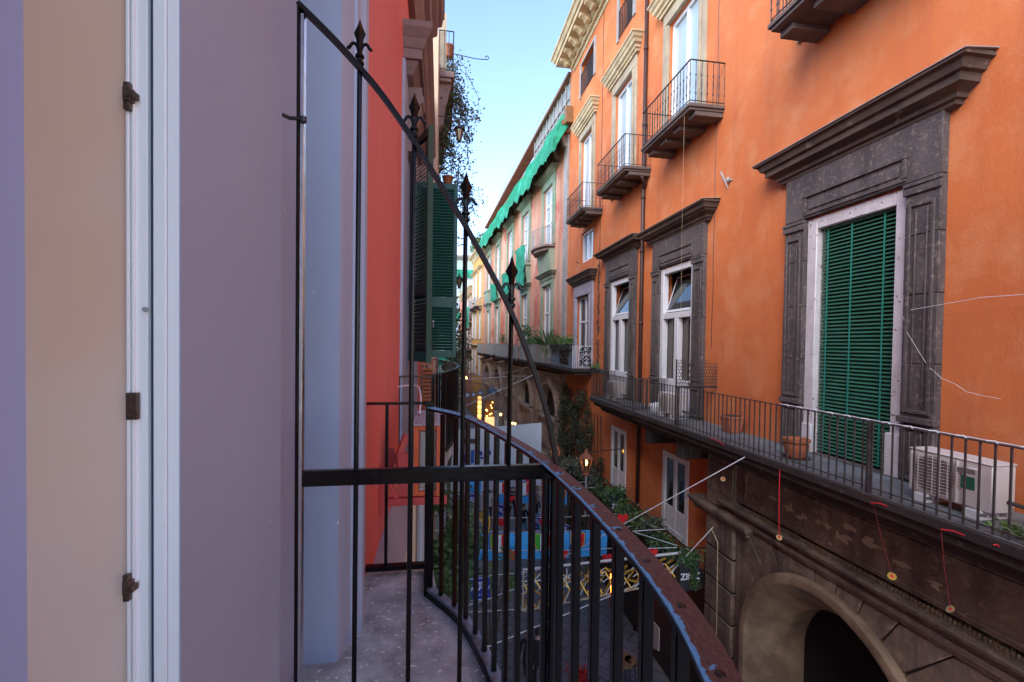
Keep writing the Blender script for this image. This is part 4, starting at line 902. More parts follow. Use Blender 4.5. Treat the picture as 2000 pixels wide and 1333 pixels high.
# cream building beyond, with its high planted balcony
cb = thing('cream_building', 'cream building on the left beyond the green shutters, with a high planted balcony', 'building', (-.12, 14, 0))
CF = LFc((-.12, 0)); wall(CF, 11.0, 30, 0, 17.4, [], .3, 8).build('wall', 'cream', cb)
m = MB(); m.fb(CF, 13.6, 17, 0, .44, 17.0, 17.18); m.fb(CF, 13.65, 16.9, 0, .36, 16.9, 17.0); bo = m.build('balcony', 'brownst', cb, bevel=.02)
for s in (13.8, 15.2, 16.5): MB().prism([CF.p(s, 0, 15.6), CF.p(s, .14, 15.75), CF.p(s, .18, 16.2), CF.p(s, .28, 16.6), CF.p(s, .34, 16.9), CF.p(s, 0, 16.9)], (0, 0, 0), (0, .3, 0)).build('bracket', 'brownst', bo)
railing([CF.p(13.64, 0, 0), CF.p(13.64, .41, 0), CF.p(16.95, .41, 0), CF.p(16.95, 0, 0)], 17.18, 18.35, .14, .02).build('railing', 'irond', bo)
MB().fb(CF, 13.7, 14.0, .0, .2, 17.2, 18.9).build('brick_pier', 'tan', bo)
m = MB(); m.fb(CF, 19, 22, 0, .6, 13.2, 13.35); bo = m.build('balcony', 'brownst', cb)
railing([CF.p(19.05, 0, 0), CF.p(19.05, .56, 0), CF.p(21.95, .56, 0), CF.p(21.95, 0, 0)], 13.35, 14.3, .2, .02).build('railing', 'irond', bo)

lf2 = thing('added_far_left_building', 'long building added on the left beyond the cream one to shade the far facades', 'building', (-.8, 60, 0))  # added to keep the sun off the far facades
GF = LFc((-.12, 30.05)); GF.d = Vector((-.0597, .998)).normalized(); GF.n = Vector((GF.d.y, -GF.d.x))
wall(GF, 0, 62, 0, 14.0, [], .3, 8).build('wall', 'cream', lf2)
for s in range(4, 60, 5):
    for z in (5, 9.5, 13): MB().fb(GF, s, s + 1.2, .005, .06, z, z + 2.4).build('window', 'glassm', lf2)
def strands(name, label, cat, starts, leafm, stem='bark', n=60, size=.09, spread=.07, group=None):
    root = thing(name, label, cat, starts[0][0], group)
    lv = MB(); st = MB()
    for (p, L, sway) in starts:
        q = Vector(p); P = [q.copy()]; d = Vector((rnd.gauss(0, .3), rnd.gauss(0, .3), .2))
        k = max(3, int(L / .16))
        for i in range(k):
            d = d * .75 + Vector((rnd.gauss(0, .22) + sway * .12, rnd.gauss(0, .2), -.42)); q = q + d.normalized() * (L / k); P.append(q.copy())
        st.tube(P, .008, 4, cap=False)
        def f(): i = rnd.randrange(len(P) - 1); return P[i].lerp(P[i + 1], rnd.random()) + Vector((rnd.gauss(0, spread), rnd.gauss(0, spread), rnd.gauss(0, spread)))
        lv.leaves(f, int(n * L), size)
    lv.build('foliage', leafm, root, recalc=False); st.build('stem', stem, root); return root
M['ivyb'] = mat('ivy_leaf', (.045, .080, .034), .55, (.11, .12, .045), 2.6, 3, .45, .62)
ST = []
for k in range(46):
    x, y = rnd.uniform(854, 902), rnd.uniform(85, 200); ST.append((atY(x, y, rnd.uniform(14, 16)), rnd.uniform(.6, 2.6), rnd.uniform(-.3, .9)))
for k in range(26): ST.append((atY(rnd.uniform(858, 886), rnd.uniform(180, 290), 15), rnd.uniform(1.0, 3.2), rnd.uniform(-.9, .1)))
for k in range(5): ST.append((atY(rnd.uniform(895, 912), rnd.uniform(185, 200), 15), rnd.uniform(.5, 1.2), 1.3))
strands('hanging_creeper', 'dark creeper trailing thinly down from the high balcony against the sky', 'creeper', ST, 'ivyb', n=34, size=.11, spread=.10)
ST = [(atY(rnd.uniform(853, 872), rnd.uniform(400, 430), 14.5), rnd.uniform(.5, 1.4), rnd.uniform(-.5, .6)) for k in range(10)]
for k in range(5): ST.append((atY(890 + k * 8, 352 + k * 3, 17), rnd.uniform(.5, 1.6), .5))
for k in range(9): ST.append((atY(rnd.uniform(858, 915), rnd.uniform(340, 372), 17), rnd.uniform(.4, 1.3), rnd.uniform(0, 1)))
strands('hanging_creeper', 'sparse creeper spilling out behind the top of the green shutter and the third spear', 'creeper', ST, 'ivyb', n=52, size=.105, spread=.10)
def pot(mb, c, r, h): return mb.lathe(c, [(r * .68, 0), (r * .95, h * .82), (r * 1.06, h * .83), (r * 1.08, h), (r * .92, h), (r * .88, h * .85)], 14)
p = atY(876, 100, 14.5); top(pot(MB(), (p.x, p.y, p.z - .2), .17, .34), 'flower_pot', 'terra', 'red clay pot on the railing of the high balcony among the creeper', 'pot')
p = atY(875, 352, 15); top(pot(MB(), (p.x, p.y, p.z - .2), .17, .3), 'flower_pot', 'terra', 'small brown pot just above the green shutter', 'pot')
m = MB(); a, b = atY(906, 110, 15), atY(951, 117, 15); m.tube([a, a.lerp(b, .5) + Vector((0, 0, -.03)), b] + [b + Vector((.06 * math.sin(t), 0, .06 - .06 * math.cos(t))) for t in (.6, 1.4, 2.2, 3, 3.9, 4.8)], .014, 5); m.tube([a, atY(862, 100, 15)], .014, 5)
top(m, 'wrought_iron_arm', 'irond', 'thin wrought iron arm with a curled tip sticking out against the sky', 'bracket')
def wall_lantern(c, wallx, label, lit=False, s=1.0):
    r = thing('wall_lantern', label, 'lantern', c, 'wall lanterns on the left'); x, y, z = c
    m = MB(); m.tube([(wallx, y, z + .42 * s), (x, y, z + .42 * s), (x, y, z + .30 * s)], .014, 5); m.tube([(wallx, y, z - .32 * s), (x + .05, y, z - .32 * s)], .010, 5); m.tube([(x - .02, y, z + .30 * s), (x - .12 * s, y, z + .33 * s), (x - .12 * s, y, z + .42 * s)], .012, 5); m.build('bracket', 'irond', r)
    m = MB(); m.lathe((x, y, z), [(.05 * s, -.30 * s), (.06 * s, -.28 * s), (.05 * s, -.26 * s)], 6)
    for k in range(6):
        t = PI * k / 3; m.tube([(x + .05 * s * math.cos(t), y + .05 * s * math.sin(t), z - .27 * s), (x + .14 * s * math.cos(t), y + .14 * s * math.sin(t), z + .06 * s)], .012 * s, 4)
    m.build('cage', 'irond', r); MB().lathe((x, y, z), [(.19 * s, .06 * s), (.15 * s, .12 * s), (.06 * s, .18 * s), (.03 * s, .24 * s), (.03 * s, .30 * s)], 12).build('cap', 'irond', r)
    MB().lathe((x, y, z), [(.045 * s, -.26 * s), (.125 * s, .05 * s)], 6).build('glass', 'lampgl', r)
p = atY(897, 258, 12); wall_lantern((p.x, p.y, p.z), -.12, 'dark wall lantern hanging against the sky below the creeper', s=.85)
p = atY(897, 549, 19); wall_lantern((p.x, p.y, p.z), -.12, 'dark wall lantern right of the green shutter, low above the street')
# ================================================================== STREET
m = MB(); m.quad((-80, -60, 0), (80, -60, 0), (80, 260, 0), (-80, 260, 0)); o = m.build('street', 'street'); o['kind'] = 'structure'

# safety net along the pink building's eaves
m = MB(); ns, nr = 300, 12; k0 = 0
for i in range(ns + 1):
    s = -.1 + 28.3 * i / ns
    for j in range(nr + 1):
        t = j / nr; sag = .07 * math.sin(s * 1.31) + .05 * math.sin(s * 3.3 + 1.3 * math.sin(s * .7)) + .05 * math.sin(s * 13 + 2 * math.sin(s)) + .04 * math.sin(s * 21 + t * 2) + rnd.gauss(0, .012)
        o_ = .12 + .80 * t + .16 * math.sin(PI * t) + sag * math.sin(PI * t); z = 21.15 - 2.2 * t ** 1.15 + t * (.14 * math.sin(s * .83) + .10 * math.sin(s * 1.9 + 2) + .06 * math.sin(s * 3.7 + .5)) + .05 * math.sin(s * 4 + t * 4) + (rnd.gauss(0, .05) if j in (0, nr) else rnd.gauss(0, .015))
        m.v.append(PF.p(s, o_, z))
for i in range(ns):
    for j in range(nr): a = i * (nr + 1) + j; m.f.append((a, a + 1, a + nr + 2, a + nr + 1)); m.mi.append(0)
k = len(m.v)                                     # bunched end of the net
for i in range(9):
    for j in range(9): m.v.append(PF.p(-.1 - .12 * i / 8 + rnd.gauss(0, .03), .1 + .85 * j / 8, 21.25 - 1.5 * (j / 8) - i * .11 + rnd.gauss(0, .04)))
for i in range(8):
    for j in range(8): a = k + i * 9 + j; m.f.append((a, a + 1, a + 10, a + 9)); m.mi.append(0)
top(m, 'safety_net', 'net', 'long bright green safety net slung under the eaves of the pink building', 'netting', smooth=True, recalc=False)
for i, (s, z0, z1, lab) in enumerate(((8.9, 13.2, 15.9, 'torn green net wrapped round the middle balcony of the pink building'), (14.1, 13.2, 14.9, 'small green net rag under the third upper window of the pink building'), (19.5, 13.2, 14.8, 'small green net rag under the fourth upper window of the pink building'), (39.5, 11.4, 14.2, 'green net bundle hanging on the faded red building far down the street'))):
    m = MB(); w = 1.25
    for a in range(11):
        for b in range(9):
            t = b / 8; q = (a / 5 - 1) * w * (1 - .15 * t * abs(math.sin(a * 2))); m.v.append(PF.p(s + q, .42 + .25 * (1 - (a / 5 - 1) ** 2) * (1 - .6 * t) + rnd.gauss(0, .04), z1 - (z1 - z0) * t + rnd.gauss(0, .05)))
    for a in range(10):
        for b in range(8): k = a * 9 + b; m.f.append((k, k + 1, k + 10, k + 9)); m.mi.append(0)
    top(m, 'net_rag', 'net', lab, 'netting', 'loose green nets on balconies', recalc=False, smooth=True)
# roof railings / aerials above
def lattice(s0, s1, z0, z1, o, lab):
    m = MB(); n = int((s1 - s0) / .55)
    for k in range(n + 1): s = s0 + (s1 - s0) * k / n; m.tube([PF.p(s, o, z0), PF.p(s, o, z1)], .018, 4)
    for z in (z0 + .25, (z0 + z1) / 2, z1 - .1): m.tube([PF.p(s0, o, z), PF.p(s1, o, z)], .016, 4)
    top(m, 'roof_railing', 'neutral', lab, 'railing', 'light metal railings on the pink roof')
lattice(6.2, 12.5, 22.9, 24.6, -.5, 'thin grey roof railing behind the tiled edge, nearer half'); lattice(13.5, 22, 22.9, 24.3, -.5, 'thin grey roof railing behind the tiled edge, farther half')
m = MB(); p = RF.p(19.3, -.6, 24); m.tube([p, p + Vector((0, 0, 2.3))], .03, 5)
for k in range(6): m.tube([p + Vector((0, -.7, .9 + k * .25)), p + Vector((0, .7, .9 + k * .25))], .015, 4)
m.tube([p + Vector((0, -.7, .7)), p + Vector((0, -.7, 2.2))], .015, 4); m.tube([p + Vector((0, .7, .7)), p + Vector((0, .7, 2.2))], .015, 4)
top(m, 'roof_aerial', 'neutral', 'grey metal aerial frame above the modillion cornice of the orange palazzo', 'aerial')

# air conditioners on the right balconies
def ac_unit(s, o, z, L, label, sticker=False):
    c = RF.p(s, o, z); r = thing('air_conditioner', label, 'air conditioner', c, 'white air conditioners on the right balconies'); D, H = .30, .50; zb = z + .10
    m = MB(); m.fb(RF, s - L / 2, s + L / 2, o - D / 2, o + D / 2, zb, zb + H); m.fb(RF, s - L / 2 - .012, s + L / 2 + .012, o - D / 2 - .01, o + D / 2 + .012, zb + H + .001, zb + H + .02); m.fb(RF, s - L / 2 + .1, s - L / 2 + .27, o + D / 2, o + D / 2 + .02, zb + .02, zb + H - .06); m.build('casing', 'acw', r, bevel=.012)
    f = MB(); cs_ = s + L * .18; f.prism([RF.p(cs_ + .22 * math.cos(2 * PI * k / 24), o + D / 2 + .002, zb + H / 2 + .22 * math.sin(2 * PI * k / 24)) for k in range(24)], RF.p(0, 0, 0), RF.p(0, .004, 0)); f.build('fan', 'acd', r)
    g = MB()
    for k in range(12): zz = zb + .05 + k * .036; g.fb(RF, cs_ - .24, cs_ + .24, o + D / 2 + .012, o + D / 2 + .018, zz, zz + .007)
    for k in range(7): ss = cs_ - .24 + k * .08; g.fb(RF, ss - .004, ss + .004, o + D / 2 + .0185, o + D / 2 + .024, zb + .03, zb + H - .03)
    g.fb(RF, cs_ - .255, cs_ - .24, o + D / 2, o + D / 2 + .024, zb + .02, zb + H - .02); g.fb(RF, cs_ + .24, cs_ + .255, o + D / 2, o + D / 2 + .024, zb + .02, zb + H - .02)
    g.build('grille', 'acw', r)
    if sticker:
        MB().fb(RF, s - .33 * L, s - .17 * L, o + D / 2 + .021, o + D / 2 + .023, zb + .20, zb + .34).build('sticker', 'acgreen', r)
        MB().fb(RF, s - .33 * L, s - .12 * L, o + D / 2 + .021, o + D / 2 + .022, zb + .37, zb + .42).build('badge', 'acd', r)
    for q in (-.32, .32):
        ft = MB(); a = s + q * L; ft.fb(RF, a - .07, a + .07, o - .2, o + .2, z + .006, z + .03); ft.fb(RF, a - .07, a + .07, o - .2, o + .2, z + .075, z + .098)
        for k in (-.2, -.07, .06, .18): ft.fb(RF, a - .069, a + .069, o + k, o + k + .02, z + .031, z + .074)
        ft.build('foot', 'foam', r)
    t = MB(); t.tube([RF.p(s - L / 2, o - .05, zb + .12), RF.p(s - L / 2 - .15, o - .1, zb + .1), RF.p(s - L / 2 - .25, o - .3, zb + .02), RF.p(s - L / 2 - .2, 0.02, zb - .02)], .022, 6); t.build('hose', 'irond', r)
ac_unit(4.30, .55, 7.40, .84, 'white air conditioner with green sticker beside the big green blind', True)
ac_unit(2.75, .55, 7.40, .84, 'white air conditioner cut off by the right edge of the photo')
ac_unit(10.85, .52, 7.40, .84, 'white air conditioner under the nearer tall white balcony door')
ac_unit(14.75, .48, 7.385, .84, 'white air conditioner on the shorter balcony under the farther white door')
m = MB(); m.lathe(RF.p(12.5 - .75, .5, 7.41), [(.16, 0), (.17, .02), (.17, .16), (.10, .2), (.06, .26)], 12); m.fb(RF, 11.95, 12.0, .35, .6, 7.5, 7.62); top(m, 'water_can', 'plast', 'small white plastic canister on the balcony floor between the two white doors', 'canister')
# pots
r = thing('flower_pot', 'round terracotta bowl at the foot of the green blind', 'pot', RF.p(6.66, .58, 7.41), 'terracotta pots on the long balcony')
c = RF.p(6.66, .58, 7.41); MB().lathe(c, [(.13, 0), (.175, .12), (.185, .20), (.17, .25), (.205, .265), (.205, .31), (.17, .31), (.16, .26)], 20).build('bowl', 'terra', r, smooth=False); MB().lathe(c, [(.155, .26), (.05, .275), (.001, .28)], 12).build('soil', 'slab', r); MB().lathe(c + Vector((.0, .0, 0)), [(.21, -.008), (.22, .012), (.14, .012)], 16).build('saucer', 'pipe', r)
r = thing('flower_pot', 'square terracotta pot against the orange wall between the windows', 'pot', RF.p(8.78, .28, 7.41), 'terracotta pots on the long balcony')
m = MB(); c = RF.p(8.78, .28, 7.41); a, b = .13, .17; m.hexa([c + Vector(q) for q in ((-a, -a, 0), (a, -a, 0), (a, a, 0), (-a, a, 0), (-b, -b, .3), (b, -b, .3), (b, b, .3), (-b, b, .3))]); m.box(c.x - .185, c.x + .185, c.y - .185, c.y + .185, c.z + .301, c.z + .35); m.build('pot', 'terra', r, bevel=.008); MB().box(c.x - .15, c.x + .15, c.y - .15, c.y + .15, c.z + .352, c.z + .356).build('soil', 'slab', r)
# ring trellis between the two parts of the long balcony
m = MB(); Yt = 9.75; zb = 8.30
for i in range(16):
    for j in range(8):
        x = 5.42 + i * .062 + (.031 if j % 2 else 0); z = zb + .04 + j * .075 + (.0)
        if i > 11 and j > 6: continue
        m.tube([(x + .034 * math.cos(t), Yt, z + .042 * math.sin(t)) for t in [2 * PI * q / 10 for q in range(11)]], .006, 4, cap=False)
m.box(5.36, 6.40, Yt - .012, Yt + .012, zb - .04, zb); m.box(5.36, 5.385, Yt - .012, Yt + .012, 7.41, zb + .62); m.box(6.05, 6.07, Yt - .01, Yt + .01, 7.41, zb - .04)
top(m, 'ring_trellis', 'irond', 'metal screen of linked rings dividing the long balcony, right of the white door', 'trellis')
# clothes line wires
m = MB(); a = atX(1778, 606, 6.25); m.tube([a, RF.p(4.4, .16, 9.83), RF.p(2.2, .2, 9.78)], .0035, 4)
top(m, 'wash_line', 'cordw', 'taut pale wire running right from the green blind across the orange wall', 'wire')
m = MB(); m.tube([atX(x, y, 6.27) for x, y in ((1764, 618), (1772, 650), (1790, 680), (1812, 715), (1840, 740), (1865, 750), (1888, 766), (1920, 773), (1955, 780))], .0022, 4)
top(m, 'loose_wire', 'cordw', 'slack pale wire sagging down the stone jamb and orange wall', 'wire')
m = MB(); m.tube([RF.p(9.9, .88, 14.57), RF.p(9.9, .88, 12.0), RF.p(9.9, .86, 9.6)], .0025, 4)
top(m, 'cord', 'sand', 'pale cord hanging from the upper balcony past the nearer stone cornice', 'cord')
# rags tied along the rail
m = MB()
for k in range(16): s = 6.4 - k * .27; m.tube([RF.p(s, 1.055, 8.318), RF.p(s - .06, 1.03, 8.322), RF.p(s - .10, 1.04, 8.29)], .009, 5)
m.tube([RF.p(6.5 - k * .1, 1.035 + .012 * math.sin(k * 2.3), 8.318) for k in range(48)], .006, 4)
top(m, 'twine', 'cordw', 'white twine wound round the long balcony rail in front of the green blind', 'twine')
# discs hanging from red ribbons
M['cordk'] = mat('shaded_red_ribbon', (.30, .012, .016), .8)  # same red ribbon, darker to paint in the shade it hangs in
def disc(x, ytop, x2, ybot, label, r=.043, gold=False, tilt=.5):
    a = atX(x, ytop, 5.27); b = atX(x2, ybot, 5.25); root = thing('hanging_disc', label, 'hanging disc', a, 'shiny discs on red ribbons')
    m = MB(); m.tube([a, a.lerp(b, .5) + Vector((0, .01, 0)), b + Vector((0, 0, r * .3))], .0075 if x == 1523 else .0020, 4); m.build('ribbon', 'cordr' if x == 1523 else 'cordk', root)
    nv = (EYEV - b).normalized() + Vector((0, tilt * .6, .25 * abs(tilt))); ax = nv.to_track_quat('Z', 'Y').to_matrix(); d = MB(); d.lathe(b, [(.010, -.001), (r, -.001), (r, .001), (.010, .001)], 24, axis=ax); d.build('disc', 'cd', root); MB().lathe(b, [(.001, -.002), (.018, -.002), (.018, .002), (.001, .002)], 12, axis=ax).build('red_centre', 'cordr', root)
disc(1523, 918, 1522, 1050, 'shiny disc on a straight red ribbon left of the green blind', tilt=-.9)
disc(1706, 985, 1742, 1126, 'shiny disc on a slanting red ribbon below the green blind', tilt=-.2)
disc(1838, 1035, 1856, 1190, 'shiny disc on a red ribbon below the air conditioner with the sticker', tilt=1.4)
disc(1412, 905, 1412, 936, 'small shiny disc at the left end of the portal', tilt=-.8)
for k, (x0, y0, x1, y1) in enumerate(((1838, 1034, 1925, 1058), (1388, 855, 1440, 885), (1700, 982, 1762, 996), (1940, 1065, 1962, 1072))):
    m = MB(); a, b = atX(x0, y0, 5.28), atX(x1, y1, 5.36); m.tube([a, a.lerp(b, .3) + Vector((0, 0, .015)), a.lerp(b, .6), b], .007, 5)
    top(m, 'red_ribbon', 'cordr', ['loose red ribbon on the slab edge below the air conditioner with the sticker', 'loose red ribbon on the slab edge below the square pot', 'loose red ribbon on the slab edge under the green blind', 'short red ribbon end at the right edge of the photo'][k], 'ribbon', 'red ribbons tied along the slab')
# white cords across the street
cords = [([(1455, 893, 5.28)], [(1240, 1012, 3.9), (1120, 1078, 3.0), (1000, 1140, 2.0)], 'white rope from the long balcony slanting down across the street', .009),
         ([(1393, 1030, 5.95)], [(1312, 1117, 5.2), (1296, 1121, 4.9), (1130, 1190, 2.8)], 'white rope tied to the portal pilaster, bending down to the street', .009)]
for a, b, lab, r_ in cords:
    P = [atX(*q) for q in a + b]; P.append(P[-1] + (P[-1] - P[-2]) * ((P[-1].x + .42) / (P[-2].x - P[-1].x))); m = MB(); m.tube(P, r_, 5); top(m, 'rope', 'cordw', lab, 'rope', 'white ropes across the street')
m = MB(); m.tube([atX(1390, 1035, 5.95), atX(1402, 1060, 5.95), atX(1400, 1200, 5.95), atX(1398, 1333, 5.9)], .010, 4); top(m, 'cord', 'sand', 'thin pale cord hanging down the portal pilaster', 'cord')
m = MB(); m.tube([atX(1310, 1165, 5.0), atX(1375, 1235, 5.6), atX(1420, 1290, 5.9)], .008, 4); top(m, 'red_cable', 'pipe', 'thin red cable slanting to the foot of the portal pilaster', 'cable')
# cables over the far street
for k, (pts, lab) in enumerate((([(900, 735, 30), (1000, 728, 30), (1062, 706, 26)], 'dark cable strung across the arcade, upper one'), ([(895, 800, 27), (960, 770, 27), (1052, 728, 26)], 'pale cable rising right across the arcade'), ([(900, 742, 32), (1010, 735, 32), (1050, 735, 28)], 'pale cable below the upper one across the arcade'))):
    m = MB(); m.tube([atY(*q) for q in pts], .022, 4); top(m, 'street_cable', 'cordw' if k else 'neutral', lab, 'cable', 'cables across the far street')

# banners, flags and hearts on strings
def string(pts, Y, lab):
    P = [atY(x, y, Y) for x, y in pts]
    if pts[0][0] < 910: P = [Vector((-.42, Y, P[0].z + .05))] + P
    if pts[0][0] < 910 and pts[-1][0] > 1100: P.append(Vector((5.62, Y, P[-1].z + .1)))
    m = MB(); m.tube(P, .008, 4); top(m, 'bunting_string', 'cordw', lab, 'string', 'bunting strings over the street')
def wavy(mb, P, U, V, w, h, amp=.02, nx=8, nz=6, ph=0):
    k = len(mb.v); nn = U.cross(V)
    for j in range(nz + 1):
        for i in range(nx + 1):
            a, b = i / nx, j / nz; mb.v.append(P + U * (a * w) - V * (b * h) + nn * (amp * b * math.sin(a * 6 + ph) + amp * .4 * math.sin(b * 5 + ph)))
    for j in range(nz):
        for i in range(nx): q = k + j * (nx + 1) + i; mb.f.append((q, q + 1, q + nx + 2, q + nx + 1)); mb.mi.append(mb.cur)
    return mb
ZU = Vector((0, 0, 1))
def ban(x0, y0, x1, y1, h, Y, label):
    a, b = atY(x0, y0, Y), atY(x1, y1, Y); U = (b - a).normalized(); w = (b - a).length; V = Vector((-U.z, 0, U.x)); V = (V + Vector((.0, 0, .25))).normalized()
    H = h * Y / FPX; r = thing('navy_banner', label, 'banner', a, 'navy banners over the street')
    wavy(MB(), a, U, V, w, H, .006).build('cloth', 'navy', r, recalc=False)
    nn = Vector((0, -1, 0)) * .016; t = MB(); c = a + U * (w / 2) + nn
    text_mb(t, '4EVER\nNAPOLI', c - V * (H * .40), U, V, w * .27, shear=.15)
    text_mb(t, 'CLETU ORICO', c - V * (H * .76), U, V, w * .115); t.build('lettering', 'wtext', r, recalc=False)
    e = MB(); e.bar(a + nn - V * (H * .05), b + nn - V * (H * .05), .012, .012); e.bar(a + nn - V * (H * .97), b + nn - V * (H * .97), .012, .012); e.build('white_edge', 'wtext', r)
ban(918, 1129, 956, 1124, 47, 10.3, 'navy banner with white lettering, lowest and nearest, left of the gold light frame')
ban(919, 961, 937, 968, 32, 15, 'small navy banner with white lettering, farthest left, beside the tree')
ban(971, 981, 987, 987, 31, 15, 'small navy banner with white lettering, above the left heart')
ban(1040, 1003, 1056, 1007, 32, 14, 'small navy banner with white lettering, between two hearts')
ban(1092, 1018, 1112, 1026, 28, 13.5, 'small navy banner with white lettering, just right of the screen end post')
ban(1157, 1036, 1172, 1040, 38, 12, 'small navy banner with white lettering, near the far end of the rusty handrail')
ban(1014, 1120, 1024, 1119, 42, 11.5, 'navy banner with white lettering half hidden behind the left end of the gold light frame')
def flag(x0, x1, y0, y1, Y, shields, label):
    a, b = atY(x0, y0, Y), atY(x1, y0, Y); U = (b - a).normalized(); w = (b - a).length; H = (y1 - y0) * Y / FPX; r = thing('blue_flag', label, 'flag', a, 'light blue flags over the street')
    wavy(MB(), a, U, ZU, w, H, .012).build('cloth', 'sky_b', r, recalc=False)
    for (xs, q) in shields:
        c = atY(xs, y0 + (y1 - y0) * .36, Y - .03); sw = 17 * q * Y / FPX; sh = 36 * q * Y / FPX
        def sh_poly(f, dy):
            pts = [(-1, 1), (1, 1), (1, .0)] + [(math.cos(t), -.1 - .9 * math.sin(t) ** .8) for t in [PI * k / 10 for k in range(1, 10)]] + [(-1, 0)]
            return [c + U * (px_ * sw * f) + ZU * ((pz - .0) * sh * .5 * f) + Vector((0, -dy, 0)) for px_, pz in pts]
        MB().add(sh_poly(1.28, 0), [tuple(range(13))]).build('shield_blue_rim', 'fblue', r, recalc=False); MB().add(sh_poly(1.14, .008), [tuple(range(13))]).build('shield_yellow_rim', 'fyel', r, recalc=False)
        for (u0, u1, mm_, d) in ((-1, -.33, 'fgreen', .016), (-.33, .33, 'wtext', .017), (.33, 1, 'fred', .016)):
            P = sh_poly(1, d); poly = []
            for s_ in [u0 + (u1 - u0) * k / 4 for k in range(5)]:
                poly.append((s_, -(.1 + .9 * max(0, (1 - s_ * s_)) ** .4) if abs(s_) < .99 else 0))
            poly = [(u0, 1)] + poly + [(u1, 1)]
            MB().add([c + U * (p_[0] * sw) + ZU * (p_[1] * sh * .5) + Vector((0, -d, 0)) for p_ in poly], [tuple(range(len(poly)))]).build('shield_stripe', mm_, r, recalc=False)
flag(928, 1012, 1042, 1096, 12, [(974, .9)], 'light blue flag with a tricolour shield, left one of the nearer row')
flag(1016, 1112, 1040, 1094, 12, [(1060, .9)], 'light blue flag with a tricolour shield, middle one of the nearer row')
flag(1116, 1186, 1036, 1090, 12, [(1128, .8)], 'light blue flag with a tricolour shield, right one of the nearer row')
flag(916, 940, 938, 966, 16, [], 'small plain light blue flag beside the tree in the farther row')
flag(968, 986, 936, 985, 16, [(977, .6)], 'small light blue flag with a tricolour shield, farther row, left')
flag(1019, 1042, 940, 984, 16, [(1024, .65)], 'small light blue flag with a tricolour shield, farther row, middle')
flag(1070, 1108, 950, 988, 15.5, [(1094, .65)], 'small light blue flag with a tricolour shield, farther row, right')
def heart(x, y, rpx, Y, label):
    c = atY(x, y, Y); q = rpx * Y / FPX / 16; m = MB()
    pts = [(16 * math.sin(t) ** 3, 13 * math.cos(t) - 5 * math.cos(2 * t) - 2 * math.cos(3 * t) - math.cos(4 * t)) for t in [2 * PI * k / 26 for k in range(26)]]
    m.prism([c + Vector((a * q, .012, b * q)) for a, b in pts], (0, 0, 0), (0, -.024, 0)); top(m, 'paper_heart', 'fred', label, 'heart', 'red hearts on strings')
for (x, y, r_, Y, l) in ((897, 1016, 10, 13, 'red heart in front of the left tree'), (979, 1020, 11, 13, 'red heart under the small navy banner left of the screen bars'), (999, 974, 7, 15, 'small red heart on the upper string'), (1064, 1021, 11, 13, 'red heart between the small navy banners'), (1001, 1084, 12, 11.6, 'red heart on the lower string between left and middle flags'), (1099, 1084, 12, 11.6, 'red heart on the lower string between middle and right flags'), (1127, 1000, 10, 13, 'red heart just under the rusty handrail'), (1216, 1013, 12, 11.4, 'red heart beside the planter with white letters'), (1274, 1080, 12, 9.6, 'red heart at the right end of the gold light frame'), (1032, 938, 8, 16, 'small red heart below the screen cross bar'), (1186, 1090, 11, 11.6, 'red heart above the gold light frame, right of the flags')): heart(x, y, r_, Y, l)
string([(868, 1010), (1000, 1012), (1112, 1010), (1215, 1003)], 13.05, 'white string carrying hearts, third from below'); string([(870, 1037), (1000, 1040), (1185, 1036)], 12.03, 'white string carrying the nearer blue flags')
string([(870, 1075), (1010, 1076), (1110, 1075), (1280, 1068)], 11.65, 'white string carrying the lower hearts'); string([(870, 966), (1000, 965), (1110, 958)], 15.05, 'white string carrying the small navy banners'); string([(870, 1128), (960, 1124), (1040, 1117)], 10.35, 'white string carrying the nearest navy banner')
string([(880, 1190), (950, 1172), (1000, 1152), (1040, 1139)], 10.0, 'white string slanting up to the gold light frame'); string([(900, 1197), (1000, 1191), (1030, 1190)], 10.6, 'white string level with the foot of the gold light frame')
for k_, (x0, y0, x1, y1) in enumerate(((1235, 1038, 1300, 1034), (1240, 1040, 1322, 1066), (1250, 1072, 1322, 1070))): string([(x0, y0), (x1, y1)], 9.55, ['upper white cord of the fan tied at the right end of the gold frame', 'middle white cord of the fan tied at the right end of the gold frame', 'lower white cord of the fan tied at the right end of the gold frame'][k_])
string([(870, 937), (1000, 935), (1110, 946)], 16.05, 'white string carrying the farther blue flags')
# gold light frame
lf = thing('light_frame', 'gold and white festoon light frame of lattice and stars hung across the street', 'light frame', atY(1020, 1190, 11.2))
C4 = [atY(1022, 1113, 11.2), atY(1332, 1080, 9.5), atY(1322, 1135, 9.5), atY(1021, 1194, 11.2)]
def lfp(u, v): return C4[0].lerp(C4[1], u).lerp(C4[3].lerp(C4[2], u), v)
m = MB(); m.tube([lfp(0, 0), lfp(1, 0)], .03, 6); m.build('top_tube', 'tubew', lf)
m = MB(); m.tube([lfp(0, 1), lfp(1, 1)], .022, 6); m.tube([lfp(0, .03), lfp(0, 1)], .022, 6); m.tube([lfp(.62, 0), lfp(.62, 1)], .02, 5); m.build('frame_tube', 'sand', lf)
g = MB(); wv = MB()
for k in range(11):
    u = k / 11; g.bar(lfp(u, 1), lfp(u + .09, .12 + .3 * (k % 2)), .03, .02, up=(0, 1, 0)); g.bar(lfp(u + .09, .95), lfp(u, .3), .025, .02, up=(0, 1, 0)); wv.bar(lfp(u, .6), lfp(u + .09, .3), .016, .016, up=(0, 1, 0)); wv.bar(lfp(u + .02, .98), lfp(u + .07, .5), .016, .016, up=(0, 1, 0))
